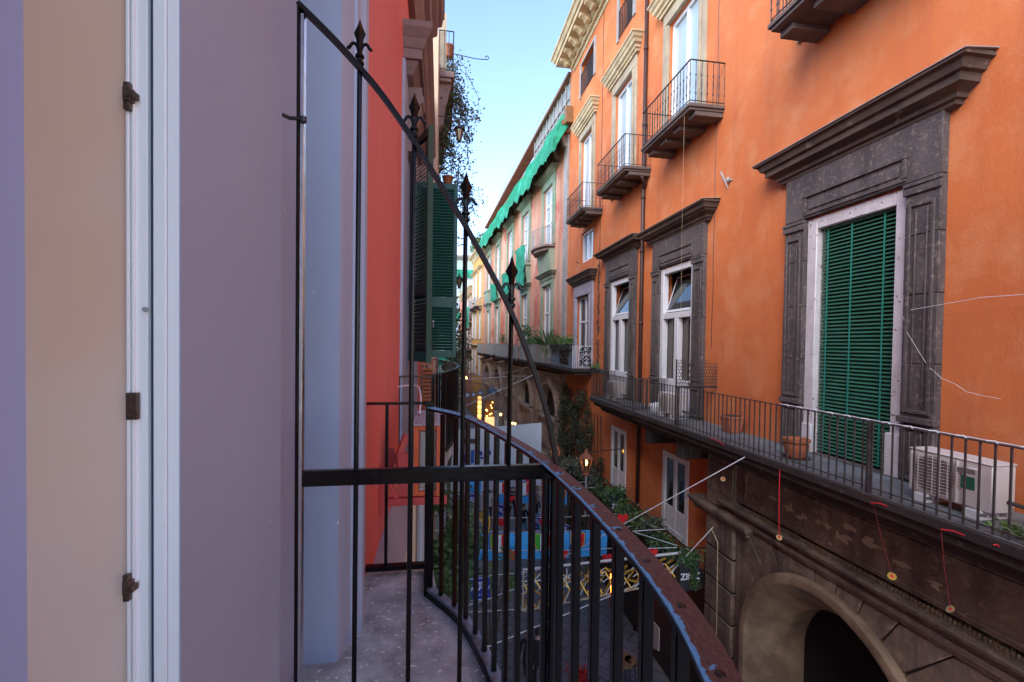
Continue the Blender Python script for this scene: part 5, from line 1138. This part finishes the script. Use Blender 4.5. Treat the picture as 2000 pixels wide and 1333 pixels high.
for k in range(60): a = rnd.random(); b = rnd.uniform(.15, .95); g.bar(lfp(a * .94, b), lfp(min(1, a * .94 + rnd.uniform(.02, .06)), min(1, b + rnd.uniform(-.2, .2))), .045, .02, up=(0, 1, 0))
for (u, v) in ((.075, .30), (.30, .35), (.5, .4)):
    for k in range(8): t = PI * k / 4; c = lfp(u, v); wv.bar(c, c + Vector((.24 * math.cos(t), 0, .24 * math.sin(t))), .02, .02, up=(0, 1, 0))
g.build('gold_lattice', 'gold', lf); wv.build('white_stars', 'tubew', lf)
# gold star ornament
go = thing('star_ornament', 'gold open star pendant hanging in front of the blue flags', 'ornament', atY(949, 990, 11)); m = MB()
k = [atY(x, y, 11) for x, y in ((949, 992), (957, 1018), (949, 1064), (943, 1018), (928, 1009))]
for a, b in ((0, 1), (1, 2), (2, 3), (3, 0), (3, 1)): m.bar(k[a], k[b], .035, .05, up=(0, 1, 0))
m.bar(k[4], k[3], .035, .05, up=(0, 1, 0)); m.build('star_frame', 'gold', go)
MB().tube([atY(949, 992, 11), atY(950, 972, 11)], .006, 4).build('chain', 'irond', go)
MB().add([k[0], k[4], k[3], k[1]], [(0, 1, 2, 3)]).build('star_face', mat('dark_gold', (.18, .12, .03), .5, metal=.5), go, recalc=False)

# big white sheet with jersey prints
sh = thing('white_sheet', 'big white sheet with printed shirts hung across the street beyond the handrail', 'sheet', atY(880, 840, 19))
A, B = atY(868, 842, 19), atY(1058, 826, 18); U = (B - A).normalized(); w = (B - A).length
m = MB(); wavy(m, A, U, ZU, w, 2.6, .16, 30, 12); m.build('cloth', 'sheet', sh, recalc=False, smooth=True)
d = MB(); nn = U.cross(ZU).normalized() * .13
if nn.y > 0: nn = -nn
P = lambda x, y: atY(x, y, 18.4)
text_mb(d, '10', P(980, 882) , U, ZU, .28); 
for (x0, y0, x1, y1) in ((930, 882, 942, 890), (947, 881, 959, 889), (1000, 880, 1012, 888), (938, 893, 944, 897)): a, b = P(x0, y0), P(x1, y1); d.add([a, Vector((b.x, b.y, a.z)), b, Vector((a.x, a.y, b.z))], [(0, 1, 2, 3)])
d.build('dark_print', 'navy', sh, recalc=False)
for (x0, y0, x1, y1) in ((903, 888, 909, 905), (920, 880, 926, 905), (1006, 880, 1010, 898), (1021, 880, 1030, 898), (1043, 892, 1052, 903)): a, b = P(x0, y0), P(x1, y1); MB().add([a, Vector((b.x, b.y, a.z)), b, Vector((a.x, a.y, b.z))], [(0, 1, 2, 3)]).build('blue_print', 'fblue', sh, recalc=False)
d = MB(); a, b = P(906, 858), P(929, 867); d.add([a, Vector((b.x, b.y, a.z)), (a + b) / 2 + Vector((.2, 0, 0)), b, Vector((a.x, a.y, b.z))], [(0, 1, 2, 3, 4)]); d.build('dark_fish_print', 'pipe', sh, recalc=False)

# people
def person(pos, yawd, h, top_m, leg_m, hair_m, label, long_hair=False, pose=0, bag=False):
    root = thing('person', label, 'person', pos, 'people in the street'); s = h / 1.70; st = .10 + .06 * pose
    V = []; E_ = []; Rd = []
    def v(x, y, z, r, par=None):
        V.append((x * s, y * s, z * s)); Rd.append(r * s)
        if par is not None: E_.append((par, len(V) - 1))
        return len(V) - 1
    pel = v(0, 0, .93, .125); ch = v(0, .01, 1.15, .118, pel); sh_ = v(0, 0, 1.36, .125, ch); nk = v(0, -.0, 1.47, .05, sh_); hd0 = v(0, -.02, 1.56, .082, nk); hd = v(0, -.02, 1.64, .078, hd0)
    nose = v(0, -.115, 1.575, .014, hd0)
    for sg in (-1, 1):
        hp = v(sg * .09, 0, .86, .095, pel); kn = v(sg * .10, -.03 - st * sg * .6, .49, .062, hp); an = v(sg * .10, .03 - st * sg * 1.2, .09, .042, kn); v(sg * .11, -.12 - st * sg * 1.2, .045, .035, an)
        so = v(sg * .19, 0, 1.36, .062, sh_); el = v(sg * .25, .04, 1.08, .046, so); wr = v(sg * .22, -.12 - .05 * pose, .90 + .05 * pose, .032, el); hn = v(sg * .21, -.17, .85 + .05 * pose, .033, wr)
        for k in range(4): f1 = v(sg * (.235 - .018 * k), -.215, .82 + .05 * pose - .004 * k, .009, hn); v(sg * (.225 - .018 * k), -.24, .785 + .05 * pose, .008, f1)
        v(sg * .165, -.20, .85 + .05 * pose, .010, hn)
    me = bpy.data.meshes.new('b'); me.from_pydata(V, E_, []); o = bpy.data.objects.new('b', me); COL.objects.link(o)
    o.modifiers.new('s', 'SKIN')
    for i, sv in enumerate(me.skin_vertices[0].data): sv.radius = (Rd[i], Rd[i]); sv.use_root = (i == 0)
    sd = o.modifiers.new('u', 'SUBSURF'); sd.levels = 1; sd.render_levels = 1
    dg = bpy.context.evaluated_depsgraph_get(); me2 = bpy.data.meshes.new_from_object(o.evaluated_get(dg)); bpy.data.objects.remove(o)
    bd = bpy.data.objects.new('body', me2); COL.objects.link(bd); bd.parent = root; root.rotation_euler = (0, 0, R(yawd)); me2.materials.clear()
    for q in ('skin', top_m, leg_m, 'black'): me2.materials.append(M[q])
    for f in me2.polygons:
        c = f.center / s; f.use_smooth = True; i = 1
        if c.z < .11: i = 3
        elif c.z < .88 and abs(c.x) < .18 and not (abs(c.x) > .14 and c.y < -.13 and c.z > .7): i = 2
        elif c.z > 1.45: i = 0
        elif abs(c.x) > .14 and c.y < -.13 and c.z < .93: i = 0
        f.material_index = i
    WL[bd.name] = Vector(pos)
    hm = MB(); px, py, pz = pos
    hm.lathe((px, py + .005 * s, pz + 1.60 * s), [(.088 * s, -.03 * s), (.100 * s, .02 * s), (.098 * s, .06 * s), (.075 * s, .105 * s), (.03 * s, .128 * s)], 12)
    if long_hair: hm.hexa([Vector((px, py, pz)) + Vector(q) * s for q in ((-.10, .0, 1.32), (.10, .0, 1.32), (.10, .12, 1.32), (-.10, .12, 1.32), (-.09, .02, 1.62), (.09, .02, 1.62), (.08, .09, 1.62), (-.08, .09, 1.62))])
    hm.build('hair', hair_m, root, bevel=.02 * s)
    if bag:
        b = MB(); b.box(px + .20 * s, px + .28 * s, py - .05, py + .22, pz + .75 * s, pz + 1.02 * s); b.tube([(px + .24 * s, py, pz + 1.0 * s), (px + .1, py + .13 * s, pz + 1.30 * s), (px - .1, py + .05, pz + 1.42 * s)], .012, 4); b.build('shoulder_bag', 'pipe', root, bevel=.02)
    return root
def ground_at(x, ytop, h, ): d = pray(x, ytop); t = (h - EYE) / d.z; q = EYEV + d * t; return (q.x, q.y, .004)
person(ground_at(1033, 1231, 1.68), -35, 1.68, 'black', 'black', 'hairb', 'woman in a black jacket with light brown hair, walking nearest below the balcony', True, 1)
person(ground_at(1052, 1229, 1.76), 160, 1.76, 'black', 'black', 'haird', 'dark haired man in black beside the woman with light brown hair', False, 1)
person(ground_at(1077, 1229, 1.70), 175, 1.70, 'black', 'jean', 'haird', 'person in dark top and blue jeans seen from behind, nearest the screen end post', True, 1, True)
person(ground_at(1022, 985, 1.74), 10, 1.74, 'black', 'jean', 'haird', 'far pedestrian in dark clothes behind the farther blue flags', False, 1)
person(ground_at(1088, 992, 1.74), 30, 1.74, 'black', 'black', 'haird', 'far pedestrian dressed all in black, seen between railing bars', False, 1)
person(ground_at(955, 958, 1.70), 0, 1.70, 'wcloth', 'black', 'haird', 'far pedestrian in a white top under the white sheet', False, 1)

person(ground_at(1046, 968, 1.70), 200, 1.70, 'black', 'jean', 'hairb', 'far pedestrian with light brown hair beside the farther middle blue flag', True, 1)
person(ground_at(1110, 978, 1.72), 190, 1.72, 'jean', 'black', 'haird', 'far pedestrian in a blue top right of the farther blue flags', False, 1)
person(ground_at(1001, 950, 1.72), 20, 1.72, 'black', 'black', 'haird', 'far pedestrian in black just under the screen cross bar', False, 0)
# trees and plants
def crown(fnlist): return lambda: fnlist[rnd.randrange(len(fnlist))]()
def blob(c, r): return lambda: (c[0] + rnd.gauss(0, r[0] * .5), c[1] + rnd.gauss(0, r[1] * .5), c[2] + rnd.gauss(0, r[2] * .5))
def tree(name, label, cat, base, trunk, blobs, n, size, lm='leaf', group=None):
    r = thing(name, label, cat, base, group); st = MB()
    st.tube(trunk, [.06 * (1 - .6 * i / (len(trunk) - 1)) for i in range(len(trunk))], 7)
    for c, rr in blobs: st.tube([trunk[-2 if len(trunk) > 2 else 0], Vector(trunk[-1]).lerp(Vector(c), .5) + Vector((0, 0, .05)), c], [.03, .02, .008], 5)
    st.build('trunk', 'bark', r); lv = MB(); lv.leaves(crown([blob(c, rr) for c, rr in blobs]), n, size); lv.build('crown', lm, r, recalc=False); return r
B_ = []
for k in range(16): x, y = rnd.uniform(845, 925), rnd.uniform(960, 1120); p = atY(x, y, rnd.uniform(8.6, 9.6)); B_.append(((p.x, p.y, p.z), (.22, .25, .24)))
b0 = atY(885, 1240, 9.0); base = (b0.x, 9.0, 0)
tree('street_tree', 'leafy green tree below the balcony, left of the navy banner, seen through the bars', 'tree', base, [base, (b0.x + .05, 9, 1.6), (b0.x + .03, 9.1, 3.2)], B_, 5200, .11, 'leaf', 'green trees on the left of the street')
B_ = []
for k in range(12): x, y = rnd.uniform(850, 900), rnd.uniform(1130, 1200); p = atY(x, y, rnd.uniform(8, 8.8)); B_.append(((p.x, p.y, p.z), (.2, .2, .22)))
b1 = atY(868, 1250, 8.4); base = (b1.x, 8.4, 0)
tree('street_tree', 'lower bushy tree right under the balcony corner post', 'tree', base, [base, (b1.x, 8.4, 1.2), (b1.x, 8.4, 2.6)], B_, 2600, .10, 'leaf', 'green trees on the left of the street')
B_ = []
for k in range(10): x, y = rnd.uniform(920, 1000), rnd.uniform(1085, 1160); p = atY(x, y, rnd.uniform(10.5, 11.5)); B_.append(((p.x, p.y, p.z), (.16, .2, .16)))
b2 = atY(960, 1230, 11); base = (b2.x, 11, 0)
tree('street_tree', 'thin leafy sapling beside the lowest navy banner', 'tree', base, [base, (b2.x, 11, 1.2), (b2.x, 11, 2.2)], B_, 520, .13, 'leafy', 'green trees on the left of the street')
B_ = [((.35 + rnd.uniform(-.2, .25), 13 + rnd.uniform(-1, 1), rnd.uniform(7.2, 10.6)), (.25, .5, .4)) for k in range(12)]
tree('wall_shrub', 'dark shrub on the left behind the green shutter edge', 'shrub', (.2, 13, 0), [(.2, 13, 0), (.25, 13, 4), (.3, 13, 8)], B_, 2400, .12, 'ivyb')
# ivy and trellis planting on the lower right wall
r = thing('climbing_ivy', 'dense dark ivy climbing the wall below the lilac window', 'ivy', RF.p(20, .1, 0)); lv = MB()
def ivy():
    while True:
        s = rnd.uniform(16.9, 22.9); z = rnd.uniform(.6, 7.6)
        if z < 6.9 - .4 * math.sin(s * 2.2) - max(0, (18.8 - s)) * 1.2 and math.sin(s * 3.1 + z * 1.3) + math.sin(z * 2.7 - s * 1.9) > -.55: return RF.p(s, abs(rnd.gauss(0, .16)) + .03 + .12 * math.sin(s * 3 + z * 2) ** 2, z)
lv.leaves(ivy, 9000, .14); lv.build('foliage', 'leafd', r, recalc=False)
st = MB()
for k in range(14): s = 17.3 + k * .4; st.tube([RF.p(s, .03, 0), RF.p(s + .1, .05, 2.5), RF.p(s - .1, .05, 4.6), RF.p(s + .05, .04, 6.4)], .02, 4)
st.build('stem', 'bark', r)
def px_blobs(L, sx): return [((p.x, p.y, p.z), sx) for p in [atX(x, y, X) for x, y, X in L]]
bl = px_blobs([(rnd.uniform(1058, 1128), rnd.uniform(895, 935), rnd.uniform(5.3, 5.9)) for k in range(12)], (.3, .35, .25)); b = atX(1105, 905, 5)
tree('street_tree', 'pale grey green tree at the foot of the lit copper lanterns', 'tree', (b.x, b.y, 0), [(b.x, b.y, 0), (b.x, b.y, 1.5), (b.x, b.y, 3.2)], bl, 2400, .16, 'leafp')
bl = px_blobs([(1130 + 18 * k + rnd.uniform(-10, 10), 955 + 9 * k + rnd.uniform(-14, 14), 5.6) for k in range(9)], (.2, .3, .2))
tree('street_tree', 'thin grey green tree below the nearer copper lantern', 'tree', (5.4, 16, 0), [(5.4, 16, 0), (5.4, 16, 1.5), (5.4, 16, 2.6)], bl, 1500, .13, 'leafp')
# mezzanine balcony with planters
m = MB(); m.fb(RF, 9.6, 17.0, 0, .75, 3.62, 3.76); bo = m.build('balcony', 'slab', ob)
railing([RF.p(9.65, 0, 0), RF.p(9.65, .7, 0), RF.p(16.95, .7, 0), RF.p(16.95, 0, 0)], 3.76, 4.55, .14, .016).build('railing', 'irond', bo)
for i, (a, b) in enumerate(((9.8, 11.2), (11.4, 13.2), (13.4, 15.2), (15.4, 16.9))):
    r = thing('planter_box', ['long planter of trailing green leaves nearest the portal', 'long planter of green leaves under the nearer mezzanine door', 'long planter of green leaves between the mezzanine doors', 'long planter of grey leaves under the farther mezzanine door'][i], 'planter', RF.p((a + b) / 2, .86, 4.2), 'planters on the mezzanine balcony')
    m = MB(); m.fb(RF, a, b, .74, .98, 4.12, 4.32); m.build('box', 'planter', r); lv = MB()
    lv.leaves(lambda: RF.p(rnd.uniform(a - .05, b + .05), .86 + rnd.gauss(0, .14), 4.38 + rnd.gauss(0, .10)), 470, .105)
    lv.leaves(lambda: RF.p(rnd.uniform(a, b), .98 + abs(rnd.gauss(0, .06)), 4.3 - abs(rnd.gauss(0, .16))), 170, .09); lv.build('foliage', ['leaf', 'leafy', 'leaf', 'leafp'][i], r, recalc=False)
for (x, y, X, q, lab) in ((1209, 978, 5.5, 13, 'black letter box planter with white letters by the farther mezzanine door'), (1348, 1112, 5.55, 18, 'black letter box planter with white letters and hanging greenery next to the portal')):
    c = atX(x, y, X); s = q * c.y / FPX; r = thing('lettered_planter', lab, 'planter', c, 'planters with white letters')
    m = MB(); m.box(c.x - s * 1.25, c.x + s * 1.25, c.y, c.y + s * 1.2, c.z - s * 2.6, c.z + s * .9); m.build('box', 'planter', r, bevel=.01)
    t = MB(); text_mb(t, 'ZINZ', c + Vector((0, -.006, -s * .9)), Vector((1, 0, 0)), ZU, s * 1.05); t.build('lettering', 'wtext', r, recalc=False)
    lv = MB(); lv.leaves(lambda: (c.x + rnd.gauss(0, s * .7), c.y + rnd.uniform(-.02, s), c.z + s * 1.1 + rnd.gauss(0, s * .5)), 420, .10); lv.leaves(lambda: (c.x + s * (.35 if q > 14 else .9) + rnd.gauss(0, s * .25), c.y - abs(rnd.gauss(0, .05)), c.z - rnd.uniform(-.5, 2.2) * s), 200, .08); lv.build('foliage', 'leaf', r, recalc=False)
# plants on the balconies beyond
def potted(base, h, n, sz, lm, label, spiky=False, wr=.3):
    r = thing('potted_plant', label, 'plant', base, 'potted plants on the far balconies'); b = Vector(base); pot(MB(), b, .16, .28).build('pot', 'pipe', r); lv = MB()
    if spiky:
        for k in range(n):
            t = rnd.uniform(0, 2 * PI); e = rnd.uniform(.2, 1.3); d = Vector((math.cos(t) * math.cos(e), math.sin(t) * math.cos(e), math.sin(e))); p = b + Vector((0, 0, .28 + h * .45)); sd = d.cross(Vector((0, 0, 1))).normalized() * .025; q = p + d * h * .6; lv.add([p - sd, p + sd, q + sd * .7 + Vector((0, 0, .05)), p + d * h * .95 - Vector((0, 0, .12)), q - sd * .7 + Vector((0, 0, .05))], [(0, 1, 2, 3, 4)])
        MB().tube([b + Vector((0, 0, .2)), b + Vector((0, 0, .3 + h * .45))], .035, 6).build('stem', 'bark', r)
    else:
        bb = [blob((b.x + rnd.gauss(0, wr * .6), b.y + rnd.gauss(0, wr), b.z + .3 + h * rnd.uniform(.2, 1)), (wr * .5, wr * .6, h * .22)) for k in range(8)]; lv.leaves(crown(bb), n, sz)
        MB().tube([b + Vector((0, 0, .2)), b + Vector((0, 0, .3 + h * .6))], .02, 5).build('stem', 'bark', r)
    lv.build('foliage', lm, r, recalc=False)
potted(PF.p(5.6, .6, 8.26), 1.6, 900, .16, 'leaf', 'big bushy plant on the first pink balcony', wr=.75)
potted(PF.p(1.6, .55, 8.26), 1.3, 40, .2, 'leaf', 'spiky palm like plant beside the white panelled balcony', True)
potted(PF.p(.6, .6, 8.26), .9, 300, .13, 'leafy', 'low plant behind the rail of the first pink balcony')
potted(PF.p(9.3, .6, 8.26), .9, 260, .15, 'leaf', 'small plant on the second pink balcony, nearer end'); potted(PF.p(14.5, .5, 8.26), 1.3, 300, .15, 'leafy', 'small plant on the second pink balcony, farther end')
for i, s in enumerate((18.8, 20.1, 21.3)):
    r = thing('window_box', ['dark window box of bright green herbs, nearest one on the white panelled balcony', 'dark window box of bright green herbs, middle one on the white panelled balcony', 'dark window box of bright green herbs, farthest one on the white panelled balcony'][i], 'window box', RF.p(s + .35, .9, 9.1), 'window boxes on the white panelled balcony')
    MB().fb(RF, s - .1, s + .95, .78, 1.02, 9.02, 9.26).build('box', 'planter', r, bevel=.01); lv = MB(); lv.leaves(lambda: RF.p(rnd.uniform(s - .1, s + .95), .9 + rnd.gauss(0, .08), 9.3 + abs(rnd.gauss(0, .14))), 260, .12); lv.build('foliage', 'leafy', r, recalc=False)
r = thing('window_box', 'low dark planter with a green tuft at the far end of the shorter balcony', 'window box', RF.p(15.4, .9, 8.3)); MB().fb(RF, 14.6, 15.8, .86, 1.08, 8.26, 8.40).build('box', 'planter', r); lv = MB(); lv.leaves(lambda: RF.p(15.5 + rnd.gauss(0, .12), .95 + rnd.gauss(0, .06), 8.42 + abs(rnd.gauss(0, .08))), 90, .1); lv.build('foliage', 'leafy', r, recalc=False)
lv = MB(); lv.leaves(lambda: PF.p(rnd.uniform(27, 35), rnd.uniform(-.4, .9), 20.6 + abs(rnd.gauss(0, .5))), 900, .3); top(lv, 'roof_shrub', 'leafy', 'yellow green shrubs growing along the roof of the ochre building', 'shrub', recalc=False)

for (x, y, lab) in ((1986, 1045, 'small green weed on the balcony floor at the right edge'),):
    c = atX(x, y, 5.5); r = thing('weed', lab, 'plant', c); lv = MB(); lv.leaves(lambda: (c.x + rnd.gauss(0, .07), c.y + rnd.gauss(0, .09), c.z + abs(rnd.gauss(0, .05))), 90, .07); lv.build('foliage', 'leafy', r, recalc=False); MB().tube([(c.x, c.y, 7.405), c], .006, 4).build('stem', 'bark', r)
# lanterns, lamps and shop things
def copper(x, y, X, q, label):
    c = atX(x, y, X); s = q * c.y / FPX / .31; r = thing('copper_lantern', label, 'lantern', c, 'lit copper lanterns'); C_ = Vector(c)
    m = MB(); m.lathe(C_, [(.10 * s, -.45 * s), (.13 * s, -.42 * s), (.10 * s, -.38 * s)], 6)
    for k in range(6): t = PI * k / 3; m.tube([C_ + Vector((.10 * s * math.cos(t), .10 * s * math.sin(t), -.4 * s)), C_ + Vector((.24 * s * math.cos(t), .24 * s * math.sin(t), .2 * s))], .016 * s, 4)
    m.lathe(C_, [(.30 * s, .19 * s), (.26 * s, .26 * s), (.08 * s, .40 * s), (.05 * s, .50 * s), (.02 * s, .54 * s)], 6); m.build('housing', 'copper', r)
    MB().lathe(C_, [(.03 * s, -.08 * s), (.06 * s, 0), (.05 * s, .09 * s), (.01 * s, .12 * s)], 8).build('bulb', 'lampglow', r)
    MB().tube([C_ + Vector((0, 0, -.45 * s)), C_ + Vector((0, 0, -2.0 * s))], .035 * s, 8).build('stem', 'neutral', r)
    MB().tube([C_ + Vector((0, 0, .42 * s)), C_ + Vector((6.38 - C_.x, 0, .5 * s))], .02 * s, 5).build('arm', 'irond', r)
copper(1085, 885, 4.9, 13, 'lit copper lantern in front of the first arcade arch'); copper(1145, 905, 5.0, 17, 'lit copper lantern on a pale post beside the ivy')
dl_ = thing('street_lamp', 'blue grey dome lamp hanging over the far street', 'lamp', atY(962, 764, 28)); c = Vector(atY(962, 764, 28))
MB().lathe(c, [(.36, -.12), (.35, -.05), (.26, .10), (.10, .2), (.05, .32)], 16).build('shade', 'dome', dl_); MB().tube([c + Vector((-3, 0, .8)), c + Vector((0, 0, .32)), c + Vector((3, 0, .9))], .015, 4).build('wire', 'irond', dl_); MB().lathe(c, [(.14, -.2), (.16, -.14), (.14, -.1)], 10).build('bulb', 'wtext', dl_)
def glow(x, y, Y, rpx, label):
    c = Vector(atY(x, y, Y)); r = rpx * Y / FPX; g = thing('shop_light', label, 'light', c, 'warm shop lights down the street'); MB().lathe(c, [(r * .3, -r), (r * .9, -r * .4), (r * .9, r * .4), (r * .3, r)], 10).build('bulb', 'lampglow', g); MB().tube([c + Vector((0, 0, r)), c + Vector((0, 0, r * 3))], r * .12, 4).build('cord', 'irond', g)
for i, (x, y, Y, r_) in enumerate(((978, 810, 30, 2.6), (1001, 827, 26, 2.2), (1006, 828, 26, 2.2), (910, 739, 45, 3))): glow(x, y, Y, r_, ['round warm light at the end of the steps beyond the sheet', 'left one of a close pair of warm lights above the white sheet', 'right one of a close pair of warm lights above the white sheet', 'warm light high by the far facades on the left'][i])
ss = thing('lit_shop_sign', 'glowing orange vertical sign in the far street', 'sign', atY(937, 785, 34)); a = atY(937, 775, 34)
for k in range(7): MB().box(a.x - .13, a.x + .13, a.y, a.y + .2, a.z - k * .33 - .26, a.z - k * .33).build('lit_panel', mat('lit_sign_%d' % k, (.8, .4, .12), .5, emit=(1, .42, .10), estr=.35 + (k * 37 % 5) * .15), ss, bevel=.02)
ss = thing('lit_stall', 'warmly lit stall front with pale counter in the far street', 'stall', atY(957, 825, 30)); a = atY(957, 800, 30)
MB().box(a.x - .3, a.x + .3, a.y, a.y + .3, a.z - 1.2, a.z - .55).build('counter', mat('glowing_counter', (.7, .4, .25), .6, emit=(1, .45, .18), estr=.35), ss, bevel=.02)  # counter glows by itself in place of lamplight falling on it
m = MB()
for k in range(9): p = Vector((a.x + rnd.uniform(-.28, .28), a.y - .02, a.z + rnd.uniform(-.5, .5))); m.lathe(p, [(.015, -.04), (.042, 0), (.015, .04)], 6)
m.build('bulbs', 'lampglow', ss); MB().box(a.x - .32, a.x + .32, a.y + .31, a.y + .36, a.z - 2.5, a.z + .6).build('back', 'wood', ss)
MB().box(a.x - .32, a.x + .32, a.y - .02, a.y + .3, a.z - 3, a.z - 1.21).build('base', 'shop', ss)
for i, (x, y) in enumerate(((913, 772), (925, 771), (938, 768))):
    c = Vector(atY(x, y, 30)); g = thing('hanging_sign', ['small round blue white hanging sign, left of three', 'small round blue white hanging sign, middle of three', 'small round blue white hanging sign, right of three'][i], 'sign', c, 'round hanging signs'); ax = Matrix.Rotation(R(90), 3, 'X')
    MB().lathe(c, [(.17, -.03), (.19, 0), (.17, .03)], 14, axis=ax).build('disc', 'dome', g); MB().lathe(c + Vector((0, -.035, 0)), [(.11, -.002), (.11, .002)], 12, axis=ax).build('pale_face', 'sheet', g); MB().tube([c + Vector((0, 0, .18)), c + Vector((0, 0, .6))], .012, 4).build('hanger', 'irond', g)
m = MB(); a = atX(1193, 1122, 5.2); b = atX(1194, 1160, 5.2); c = atX(1202, 1186, 5.2); m.tube([a, b, c], .018, 6); ng = thing('neon_sign', 'orange neon bent arrow on a dark sign board, below the gold light frame', 'sign', a); m.build('tube', 'neon', ng)
MB().box(a.x - .02, a.x + .35, a.y + .03, a.y + .06, c.z - .25, a.z + .1).build('board', 'shop', ng)
mb_ = thing('menu_board', 'pale menu board with a column of brown pictures, below the handrail', 'board', atX(1278, 1245, 4.9)); P0 = [atX(x, y, 4.9) for x, y in ((1268, 1204), (1287, 1228), (1286, 1272), (1267, 1262))]
nrm = (P0[1] - P0[0]).cross(P0[3] - P0[0]).normalized() * .02
MB().hexa(P0 + [p + nrm for p in P0]).build('panel', 'board', mb_)
m = MB()
for k in range(6): c = P0[0].lerp(P0[3], .1 + .16 * k).lerp(P0[1].lerp(P0[2], .1 + .16 * k), .3) - nrm * .15; m.tube([c - nrm * .1, c + nrm * .05], .03, 8)
m.build('pictures', 'food', mb_)
MB().box(P0[3].x, P0[3].x + .05, P0[3].y, P0[3].y + .05, 0, P0[3].z).build('leg', 'wood', mb_)
for i, (x, y) in enumerate(((1223, 1226), (1221, 1272), (1233, 1258), (1232, 1294), (1263, 1270))):
    c = Vector(atX(x, y, 4.75 + .1 * i)); r = thing('barrel_stool', ['square topped wooden stool under the orange neon sign', 'round brown stool, left one of the group outside the dark shop', 'round brown stool, rear one of the group outside the dark shop', 'round brown stool, front one of the group outside the dark shop', 'round brown stool beside the menu board'][i], 'stool', (c.x, c.y, 0), 'brown stools outside the dark shop')
    zz = max(.5, min(1.1, c.z)); c.z = zz; MB().lathe(c, [(.16, -.03), (.17, 0), (.16, .02)], 14).build('seat', 'wood', r)
    for k in range(3): t = 2 * PI * k / 3; MB().tube([c + Vector((.1 * math.cos(t), .1 * math.sin(t), -.03)), (c.x + .16 * math.cos(t), c.y + .16 * math.sin(t), .005)], .015, 5).build('leg', 'irond', r)
c = Vector(atZ(1133, 1325, .55)); r = thing('poinsettia', 'round red leaved plant at the bottom edge, between the railing bars', 'plant', (c.x, c.y, 0)); pot(MB(), (c.x, c.y, 0), .2, .36).build('pot', 'terra', r); lv = MB(); lv.leaves(lambda: (c.x + rnd.gauss(0, .12), c.y + rnd.gauss(0, .12), .55 + rnd.gauss(0, .09)), 420, .14); lv.build('foliage', 'redleaf', r, recalc=False)

# ================================================================== light, sky, camera
w = bpy.data.worlds.new('World'); sc.world = w; w.use_nodes = True; nt = w.node_tree
sky = nt.nodes.new('ShaderNodeTexSky'); sky.sky_type = 'NISHITA'; sky.sun_disc = False
SD = Vector((-.57, -.60, .56)).normalized()
sky.sun_elevation = math.asin(SD.z); sky.sun_rotation = math.atan2(SD.x, SD.y) % (2 * PI); sky.air_density = .7; sky.dust_density = 0; sky.ozone_density = 1.1
bg = nt.nodes['Background']; bg.inputs[1].default_value = .14; nt.links.new(sky.outputs[0], bg.inputs[0])
sl = bpy.data.lights.new('sun', 'SUN'); so = bpy.data.objects.new('sun', sl); COL.objects.link(so); sl.energy = 1.0; sl.angle = R(46); sl.color = (1, .88, .72)
so.rotation_euler = SD.to_track_quat('Z', 'Y').to_euler(); so.location = (-5, -10, 30)
cam = bpy.data.cameras.new('camera'); co = bpy.data.objects.new('camera', cam); COL.objects.link(co)
cam.sensor_width = 36; cam.lens = FPX / 2000 * 36; cam.clip_start = .02; cam.clip_end = 2000; cam.shift_y = (CY - 666.5) / 2000
co.matrix_world = Matrix(((rgt.x, upv.x, -fwd.x, 0), (rgt.y, upv.y, -fwd.y, 0), (rgt.z, upv.z, -fwd.z, EYE), (0, 0, 0, 1)))
sc.camera = co
sc.view_settings.view_transform = 'Standard'; sc.view_settings.look = 'None'; sc.view_settings.exposure = 2.32; sc.view_settings.gamma = 1
sc.cycles.max_bounces = 8; sc.cycles.diffuse_bounces = 5; sc.cycles.glossy_bounces = 4; sc.cycles.use_denoising = True; sc.cycles.sample_clamp_indirect = 6
for m_ in [o for o in bpy.data.meshes if not o.users]: bpy.data.meshes.remove(m_)
